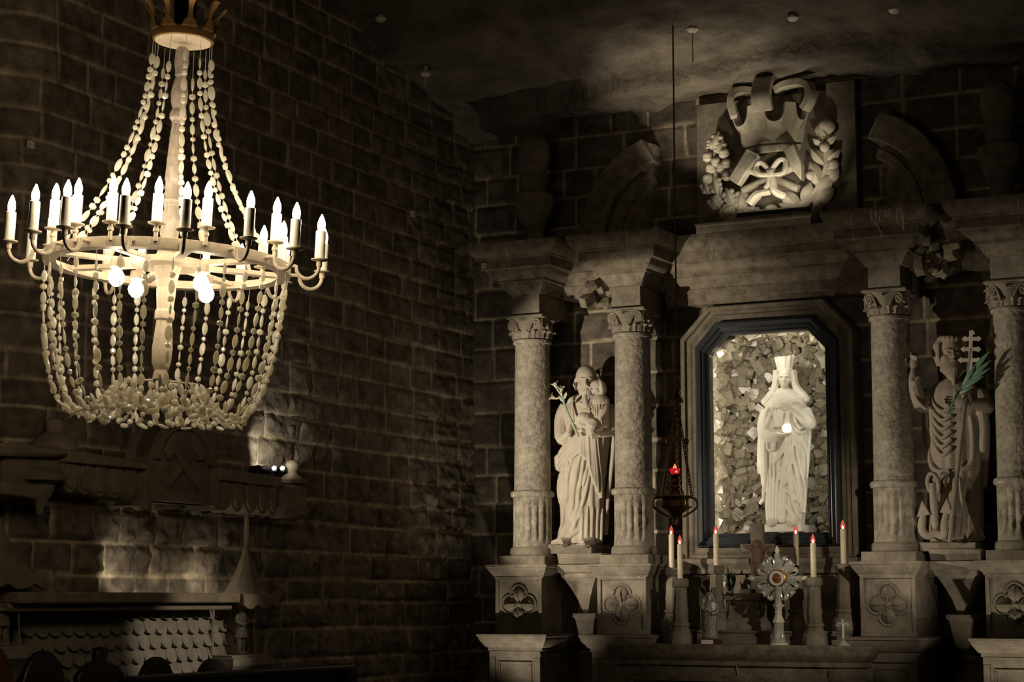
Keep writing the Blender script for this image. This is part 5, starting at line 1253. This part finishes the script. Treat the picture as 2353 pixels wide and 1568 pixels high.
# ------------------------------------------------------------------ carvings on the side wall
RW = rot('Z', PI/2)              # local x runs along the wall (+y), local -y looks out of the wall
def W(px_, py_, d=0): return at(px_, py_, X=XL+d)
def wl(px_, py_, d, o): p = W(px_, py_, d); return (p.y-o.y, p.z-o.z)      # along, up
def wthing(name, label, cat, px_, py_, group=None):
    o = W(px_, py_, 0); t = thing(name, label, cat, o, group); t.rotation_euler = (0,0,PI/2); return t, o
def slab(pts, d0, d1): return MB().prism(pts, -d1, -d0)
# --- gallery
t, o = wthing('stone_gallery', 'carved stone gallery with scalloped hangings and crossed-hammers shield, on the wall under the chandelier', 'gallery', 415, 1160)
q = lambda a, b, d=.25: wl(a, b, d, o)
def quad(a, b, c, e, d): return [q(*a, d), q(*b, d), q(*c, d), q(*e, d)]
slab(quad((150,1062),(330,1080),(330,1063),(150,1034),.26), 0, .29).build('rail', 'gallery', t, 30, .006)
slab(quad((498,1103),(640,1118),(640,1098),(498,1075),.26), 0, .29).build('rail', 'gallery', t, 30, .006)
def tongues(xs, tops, bots):
    for i in range(len(xs)-1):
        a, b = xs[i]+.8, xs[i+1]-.8; A = q(a, tops[i]); B = q(b, tops[i+1]); bz = q((a+b)/2, bots[i])[1]; w = (B[0]-A[0])/2; mx = (A[0]+B[0])/2
        poly = [(mx-w, A[1]), (mx+w, B[1])]+[(mx+w*math.cos(v), bz+.10*(1-math.sin(v)**.8)) for v in [PI*k/10 for k in range(11)]]
        m = slab(poly, .02, .23); m.prism([(mx+(p[0]-mx)*.72, bz+.03+(p[1]-bz)*.82) for p in poly], -.245, -.22); m.build('hanging_tongue', 'gallery', t, 30, .006)
tongues([152,187,221,255,290,322], [1040,1045,1050,1056,1062,1068], [1134,1138,1143,1147,1151])
tongues([505,537,566,596,622,642], [1100,1103,1106,1109,1112,1115], [1174,1178,1181,1184,1187])
c0 = q(342,1135); c1 = q(488,1158); cz = q(415,1062)[1]; mx = (c0[0]+c1[0])/2; w = (c1[0]-c0[0])/2; zb = q(415,1156)[1]
arch = [(mx-w,zb),(mx+w,zb)]+[(mx+w*.92*math.cos(v), cz+w*.75*math.sin(v)) for v in [PI*k/14 for k in range(15)]]
slab(arch, 0, .24).build('shield_panel', 'gallery', t, 30, .01)
rim = [(mx+w*.92*math.cos(v), cz+w*.75*math.sin(v)) for v in [PI*k/14 for k in range(15)]]
slab(rim+[(mx+(p[0]-mx)*.86, cz+(p[1]-cz)*.84-.0) for p in rim[::-1]], .1, .29).build('shield_rim', 'gallery', t, 30, .006)
slab([(mx-w,zb),(mx+w,zb),(mx+w,zb+.06),(mx-w,zb+.06)], .1, .28).build('shield_sill', 'gallery', t, 30, .006)
for s in (-1,1):
    m = MB(); mt = rot('Y', s*.85); m.prism([(-.026,-.24),(.026,-.24),(.026,.22),(-.026,.22)], -.275+.006*s, -.23, mt, (mx,0,cz-.02)); h = m.build('hammer', 'gallery', t, 30, .006)
    m = MB(); m.prism([(-.10,.15),(.08,.15),(.11,.2),(.08,.24),(-.10,.24)], -.285, -.23, mt, (mx,0,cz-.02)); m.build('hammer_head', 'gallery', h, 30, .006)
for x in (336, 494): slab([q(x-7,1062 if x < 400 else 1078), q(x+7,1064 if x < 400 else 1080), q(x+7,1165 if x < 400 else 1172), q(x-7,1163 if x < 400 else 1170)][::-1], 0, .27).build('side_post', 'gallery', t, 30, .006)
slab(quad((640,1192),(702,1192),(698,1118),(640,1112),.2), 0, .24).build('end_block', 'gallery', t, 30, .03)
e = q(668,1104,.12); MB().lathe([(.12,-.03),(.115,.0),(.07,.03),(.045,.05),(.04,.06),(.055,.08),(.058,.11),(.045,.14),(.02,.155)], (e[0], -.13, e[1]), 24).build('end_finial', 'gallery', t)
slab(quad((0,1135),(82,1148),(82,1112),(0,1108),.24), 0, .26).build('left_sill', 'gallery', t, 30, .01)
slab(quad((0,1048),(172,1052),(172,1030),(0,1018),.26), 0, .28).build('left_rail', 'gallery', t, 30, .02)
slab(quad((10,1115),(155,1110),(155,1050),(10,1046),.2), 0, .2).build('left_panel', 'gallery', t, 30, .01)
e = q(125,1030,.15); m = MB(); m.lathe([(.15,-.02),(.15,.03),(.11,.07),(.06,.10),(.055,.12),(.06,.15),(.045,.18),(.02,.19)], (e[0],-.15,e[1]), 28); m.build('left_finial', 'gallery', t)
e = q(122,1112,.3); m = MB(); m.lathe([(.02,-.19),(.03,-.14),(.085,-.04),(.09,-.01),(.07,.0),(.16,.02),(.17,.05),(.13,.08),(.06,.10)], (e[0],-.2,e[1]), 28); m.build('pendant', 'gallery', t)
slab(quad((88,1112),(140,1100),(140,1085),(75,1090),.24), .05, .26).build('pendant_arch', 'gallery', t, 30, .02)
# --- long ledge, scalloped panel
t, o = wthing('stone_ledge', 'long dark stone ledge across the side wall above the fish-scale panel', 'ledge', 300, 1385)
a = q2 = wl(38,1372,.3,o); b = wl(548,1372,.3,o); zt = wl(300,1362,.3,o)[1]
MB().box(a[0], b[0], -.32, 0, zt-.07, zt).box(a[0], b[0], -.25, 0, zt-.12, zt-.07).build('ledge_slab', 'gallery', t, 30, .01)
t, o = wthing('scale_panel', 'pale stone panel of overlapping fish-scale tiles low on the side wall', 'panel', 300, 1560)
a = wl(42,1480,.03,o)[0]; b = wl(540,1480,.03,o)[0]; z0 = 1.60+(1380-1424)/333-o.z; rw = random.Random(8)
slab([(a,-.2),(b,-.2),(b,z0+.12),(a,z0+.12)], -.02, .012).build('panel_back', 'tile', t)
m = MB(); n = 19; tw = (b-a)/n
for r_ in range(6):
    zb = z0-.099*r_; off = .5*(r_ % 2)
    for k in range(n+ (r_ % 2 == 0)):
        c = a+tw*(k+.0+off); 
        if c-tw*.5 < a-.02 or c+tw*.5 > b+.03: continue
        jz = rw.uniform(-.005,.005); hw = tw*.5*rw.uniform(.95,1.01)
        poly = [(c-hw, zb+.12), (c-hw, zb+hw*.8+jz)]+[(c+hw*math.cos(v), zb+hw*.8+jz+hw*.8*math.sin(v)) for v in [PI+PI*j/10 for j in range(1,10)]]+[(c+hw, zb+hw*.8+jz), (c+hw, zb+.12)]
        y1 = -.022; y0 = -.05+.0*r_
        vs = []; 
        for dd in (0, 1):
            for p in poly:
                up = (p[1]-zb)/.16; vs.append((p[0], -(.075-.055*min(1, up))-(.0 if dd == 0 else -.03), p[1]))
        k0 = len(poly); fs = [tuple(range(k0)), tuple(range(2*k0-1,k0-1,-1))]+[(i, i+k0, (i+1)%k0+k0, (i+1)%k0) for i in range(k0)]
        m.add(vs, fs)
m.build('scales', 'tile', t, 30)
# --- canopied niches
def canopy(peak, hem, L_, R_, label, shelf, zpole, kind):
    t, o = wthing('canopied_niche', label, 'niche', shelf[0], shelf[1], 'canopied niches on the side wall')
    p = wl(peak[0], peak[1], .17, o); h = wl((L_+R_)/2, hem, .2, o); w = (wl(R_, hem, .2, o)[0]-wl(L_, hem, .2, o)[0])/2; H = p[1]-h[1]
    cx = h[0]
    m = MB(); rows = []
    for u in (0,.05,.15,.3,.5,.7,.85,1): rows.append((w*1.05*(1-u)**1.7+.02, h[1]+H*u))
    m.lathe(rows, (cx,-.12,0), 8, None, Matrix.Diagonal((1,.55,1))@rot('Z', PI/8)); m.build('canopy_roof', 'gallery', t, 30, .006)
    m = MB()
    hemp = []
    for i in range(25): v = i/24; hemp.append((cx-.06-w+2*w*v, h[1]-.045-.035*abs(math.sin(v*PI*2.5))))
    m.prism([(cx-.06-w,h[1]+.03)]+hemp+[(cx-.06+w,h[1]+.03)], -.31, -.27); m.build('wavy_hem', 'gallery', t, 30, .004)
    if zpole: pz = wl(peak[0], zpole, .17, o)[1]; MB().tube([(cx,-.12,p[1]-.05),(cx,-.12,pz)], .02, 8).build('pole', 'gallery', t)
    s0 = wl(shelf[0]-shelf[2], shelf[1], .25, o)[0]; s1 = wl(shelf[0]+shelf[2], shelf[1], .25, o)[0]
    MB().rect(s0, s1, -.27, 0, [(-.1,-.22),(-.06,-.12),(.0,-.055),(.0,.0),(-.03,.002),(-.03,.02),(-.04,.022)]).build('shelf', 'tile', t, 30, .003)
    for x in (s0+.03, s1-.05): MB().tube([(x,-.06,.02),(x,-.06,h[1])], .016, 8).build('post', 'gallery', t)
    MB().box(s0+.02, s1-.03, -.03, 0, .02, h[1]).build('back_panel', 'gallery', t, 30, .004)
    return o, (s0+s1)/2
o, cx = canopy((588,1235), 1375, 543, 626, 'tent-roofed stone niche right of the fish-scale panel, holding a small figure', (578,1508,47), 1170, 0)
o2, cx2 = canopy((22,1190), 1325, -60, 98, 'tent-roofed stone niche at the left picture edge', (30,1490,52), 0, 1)
def little(o, x, label, pale):
    P = Vector((XL+.15, o.y+x, o.z+.022)); t = thing('small_statue', label, 'statue', P, 'small statues in the wall niches'); t.rotation_euler = (0,0,PI/2)
    m = MB(); H = .36
    for s in (-1,1): m.tube(spline([(s*.028,0,.0),(s*.028,-.004,.07),(s*.025,0,.14),(s*.02,0,.19)],4), [.016]*4+[.019]*4+[.022]*4+[.026], 8); m.ell((s*.03,-.02,.01), (.016,.034,.012))
    m.loft([(.12,0,0,.062,.045),(.15,0,0,.056,.042),(.2,0,0,.042,.034),(.235,0,0,.05,.035),(.275,0,0,.056,.036),(.3,0,0,.04,.03),(.31,0,0,.018,.018)], 48, lambda a,z: 1+(.07*math.sin(a*12) if z < .17 else 0))
    head(m, (0,-.004,.345), .035, I3, .76, (0,0,.3)); m.ell((0,.002,.372), (.034,.034,.016))
    m.tube(spline([(-.05,0,.285),(-.075,-.01,.24),(-.04,-.05,.215)],4), .014, 8); hand(m, (-.04,-.05,.215), (.6,-.6,.1), (0,.3,1), .3, .8)
    m.tube(spline([(.05,0,.285),(.08,-.02,.25),(.07,-.06,.235)],4), .014, 8); hand(m, (.07,-.06,.235), (0,-.9,.2), (-1,0,.2), .3, .8, -1)
    m.build('figure', 'tile' if pale else 'gallery', t, remesh=.0035, smooth=1)
    m = MB(); m.tube([(.085,-.075,-.0),(.065,-.055,.40)], .007, 7); m.build('pole_tool', 'gallery', t)
    MB().box(-.02,.06,.02,.06,0,.07).build('block', 'tile', t, 30, .004)
little(o, cx, 'small carved figure in a short kilt under the tent roof right of the fish-scale panel', 1)
little(o2, cx2, 'small dark carved figure in the niche at the left picture edge', 0)
# --- gallery spotlights
for k, (px_, lit) in enumerate(((584,0),(603,0),(621,1),(640,1))):
    p = W(px_, 1090 if px_ < 610 else 1091, .08); t = thing('spotlight', ['small unlit black spotlight leftmost on the gallery rail','small unlit black spotlight, second from left on the gallery rail','small glowing spotlight on the gallery rail, left of the lit pair','small glowing spotlight on the gallery rail, right of the lit pair beside the stone ball'][k], 'spotlight', p, 'spotlights on the gallery')
    aim = Vector((1,-.25,.3)).normalized() if lit else (Vector((-6.6,15.35,3.05))-p).normalized(); mt = aim.to_track_quat('Z','Y').to_matrix()
    MB().lathe([(.018,-.04),(.026,-.03),(.03,.03),(.03,.045),(.026,.045),(.024,.02)], (0,0,.035), 16, None, mt).build('housing', 'iron', t)
    MB().lathe([(.02,-.045),(.02,-.035),(.008,-.03),(.008,.01)], (0,0,.01), 12).build('foot', 'iron', t)
    if lit: MB().ell(Vector((0,0,.035))+mt@Vector((0,0,.043)), (.015,.015,.022), mt).build('lamp_face', 'spotface', t)
    else: MB().ell(Vector((0,0,.035))+mt@Vector((0,0,.03)), (.023,.023,.006), mt).build('lens', 'black', t)
# --- high-backed seats along the wall
def seat(px_, py_top, d, hw, label, mat='wood', crown=False, name='round_backed_chair'):
    p = at(px_, py_top, X=XL+d); t = thing(name, label, 'chair', (XL+d, p.y, 0), 'chairs along the side wall'); t.rotation_euler = (0,0,PI/2); H = p.z
    if crown:
        poly = [(-hw,.45),(hw,.45),(hw,H-.22),(hw*1.02,H-.17),(hw*.75,H-.12),(hw*.3,H-.085)]+[(.055*math.cos(v), H-.05+.052*math.sin(v)) for v in [-.7+(PI+1.4)*j/12 for j in range(13)]]+[(-hw*.3,H-.085),(-hw*.75,H-.12),(-hw*1.02,H-.17),(-hw,H-.22)]
    else: poly = [(-hw,.45),(hw,.45)]+[(hw*math.cos(v), H-hw*1.35+hw*1.35*math.sin(v)) for v in [PI*j/18 for j in range(19)]]
    MB().prism(poly, 0, .05).build('backrest', mat, t, 30, .008)
    MB().box(-hw*1.1, hw*1.1, -.45, .06, .41, .47).build('seat', mat, t, 30, .01)
    for sx in (-1,1):
        for y in (-.42, .0): MB().box(sx*hw-.025, sx*hw+.025, y, y+.05, 0, .41).build('leg', mat, t, 30, .004)
seat(106, 1496, .62, .2, 'dark round-backed chair at the far left before the fish-scale panel')
seat(366, 1510, .62, .2, 'dark round-backed chair before the middle of the fish-scale panel')
seat(494, 1514, .62, .2, 'dark round-backed chair before the right end of the fish-scale panel, next to the small niche')
seat(237, 1488, .62, .22, 'dark throne chair with a knob on its back, between two round-backed chairs', crown=True, name='throne_chair')
seat(-22, 1478, 1.5, .2, 'reddish brown chair back cut off at the bottom of the left picture edge', 'redwood')
p = at(300, 1556, X=-7.1); p1 = at(790, 1556, X=-7.1)
t = thing('kneeling_bench', 'black wooden bench front along the bottom edge below the round-backed chairs', 'bench', (-7.1, (p.y+p1.y)/2, 0)); L2 = (p1.y-p.y)/2
MB().box(-.03,.03,-L2,L2,.05,p.z-.03).build('front_board', 'wood', t, 30, .006); MB().box(-.1,.1,-L2,L2,p.z-.03,p.z).build('top_rail', 'wood', t, 30, .006)
for y in (-L2+.05, L2-.05): MB().box(-.12,.12,y-.04,y+.04,0,p.z-.03).build('foot', 'wood', t, 30, .004)
# ------------------------------------------------------------------ light
def spot(name, loc, aim, e, size, blend=.4, rad=.03, col=(1,.88,.69)):
    l = bpy.data.lights.new(name, 'SPOT'); l.energy = e; l.spot_size = math.radians(size); l.spot_blend = blend; l.shadow_soft_size = rad; l.color = col
    o = bpy.data.objects.new(name, l); C.objects.link(o); o.location = loc; o.rotation_euler = (Vector(aim)-Vector(loc)).to_track_quat('-Z','Y').to_euler(); return o
def limit_beam(o, lo, hi=None):
    """cut-off added in the light nodes, not a lamp part: limits the beam sideways between two vertical edges (x/y slopes)"""
    l = o.data; l.use_nodes = True; nt = l.node_tree; N = nt.nodes; L = nt.links; e = N['Emission']
    g = N.new('ShaderNodeNewGeometry'); sp = N.new('ShaderNodeSeparateXYZ'); L.new(g.outputs['Incoming'], sp.inputs[0])
    d = N.new('ShaderNodeMath'); d.operation = 'DIVIDE'; L.new(sp.outputs['X'], d.inputs[0]); L.new(sp.outputs['Y'], d.inputs[1]); out = None
    for rng, flip in ((lo, 0), (hi, 1)):
        if not rng: continue
        m = N.new('ShaderNodeMapRange'); m.interpolation_type = 'SMOOTHSTEP'; L.new(d.outputs[0], m.inputs['Value'])
        m.inputs['From Min'].default_value, m.inputs['From Max'].default_value = rng
        m.inputs['To Min'].default_value, m.inputs['To Max'].default_value = (1, 0) if flip else (0, 1)
        if out:
            k = N.new('ShaderNodeMath'); k.operation = 'MULTIPLY'; L.new(out, k.inputs[0]); L.new(m.outputs[0], k.inputs[1]); out = k.outputs[0]
        else: out = m.outputs[0]
    L.new(out, e.inputs['Strength'])
def area(name, loc, aim, e, sx, sy, col=(1,.92,.76), spread=180):
    l = bpy.data.lights.new(name, 'AREA'); l.shape = 'RECTANGLE'; l.size = sx; l.size_y = sy; l.energy = e; l.color = col; l.spread = math.radians(spread)
    o = bpy.data.objects.new(name, l); C.objects.link(o); o.location = loc; o.rotation_euler = (Vector(aim)-Vector(loc)).to_track_quat('-Z','Y').to_euler(); return o
# gallery spotlights on the side wall and their twins across the chapel
gl1 = W(640,1075,.26); limit_beam(spot('gallery_light', gl1, (-6.5,15.3,3.0), 480, 52, .3), (.10,.135), (.62,.95))
gl2 = W(618,1075,.26); limit_beam(spot('gallery_light', gl2, (-3.75,15.3,2.95), 560, 34, .5), (.92,1.2))
spot('gallery_spill', W(614,1060,.2), W(634,1010,0), 9, 95, .7, .015, (1,.93,.78))
spot('cornice_fill', (-5.97,14.97,4.86), (-5.9,15.3,6.0), 42, 80, .7)  # unseen fill added to brighten the ceiling beside the crest
spot('cornice_fill', (-4.62,14.97,4.86), (-5.2,15.5,5.6), 15, 85, .8)  # unseen fill added to light the crest more evenly
spot('far_wall_light', (2.6,12.2,5.0), W(400,1475), 1700, 6.6, .7)
spot('ledge_light', W(300,1338,.2), W(300,1300,.0), 2.6, 150, .8, .02)
spot('ledge_light', W(478,1348,.2), W(480,1305,.0), 1.8, 130, .8, .02)
spot('far_gallery_light', (-1.75,11.3,2.95), (-5.0,15.2,1.85), 260, 29, .7)
# uplights on the floor before the paired columns
spot('floor_uplight', (-7.35,14.0,.25), (-7.1,15.25,2.9), 70, 66, .7)
spot('floor_uplight', (-3.05,14.0,.25), (-3.3,15.25,2.9), 55, 66, .7)
# strip lamp under the crest
area('crest_light', (-5.22, 15.24, 4.89), (-5.22,15.37,6.0), 3.2, .7, .03, spread=150)
# niche light strips behind the frame
area('niche_light_left', (-5.78,15.68,3.0), (-5.75,16.2,3.0), 3.4, .05, 1.5)
area('niche_light_right', (-4.86,15.68,3.0), (-5.5,16.2,3.0), 2.0, .05, 1.5)
area('niche_light_top', (-5.32,15.68,3.84), (-5.32,16.1,3.3), 2.7, .7, .05)
# dim warm world fill added to lift the shadows
w = bpy.data.worlds.new('world'); bpy.context.scene.world = w; w.use_nodes = True
w.node_tree.nodes['Background'].inputs[0].default_value = (1,.8,.6,1); w.node_tree.nodes['Background'].inputs[1].default_value = .01
vs_ = bpy.context.scene.view_settings; vs_.view_transform = 'Standard'; vs_.look = 'None'; vs_.gamma = 1; vs_.use_curve_mapping = False; vs_.exposure = 0
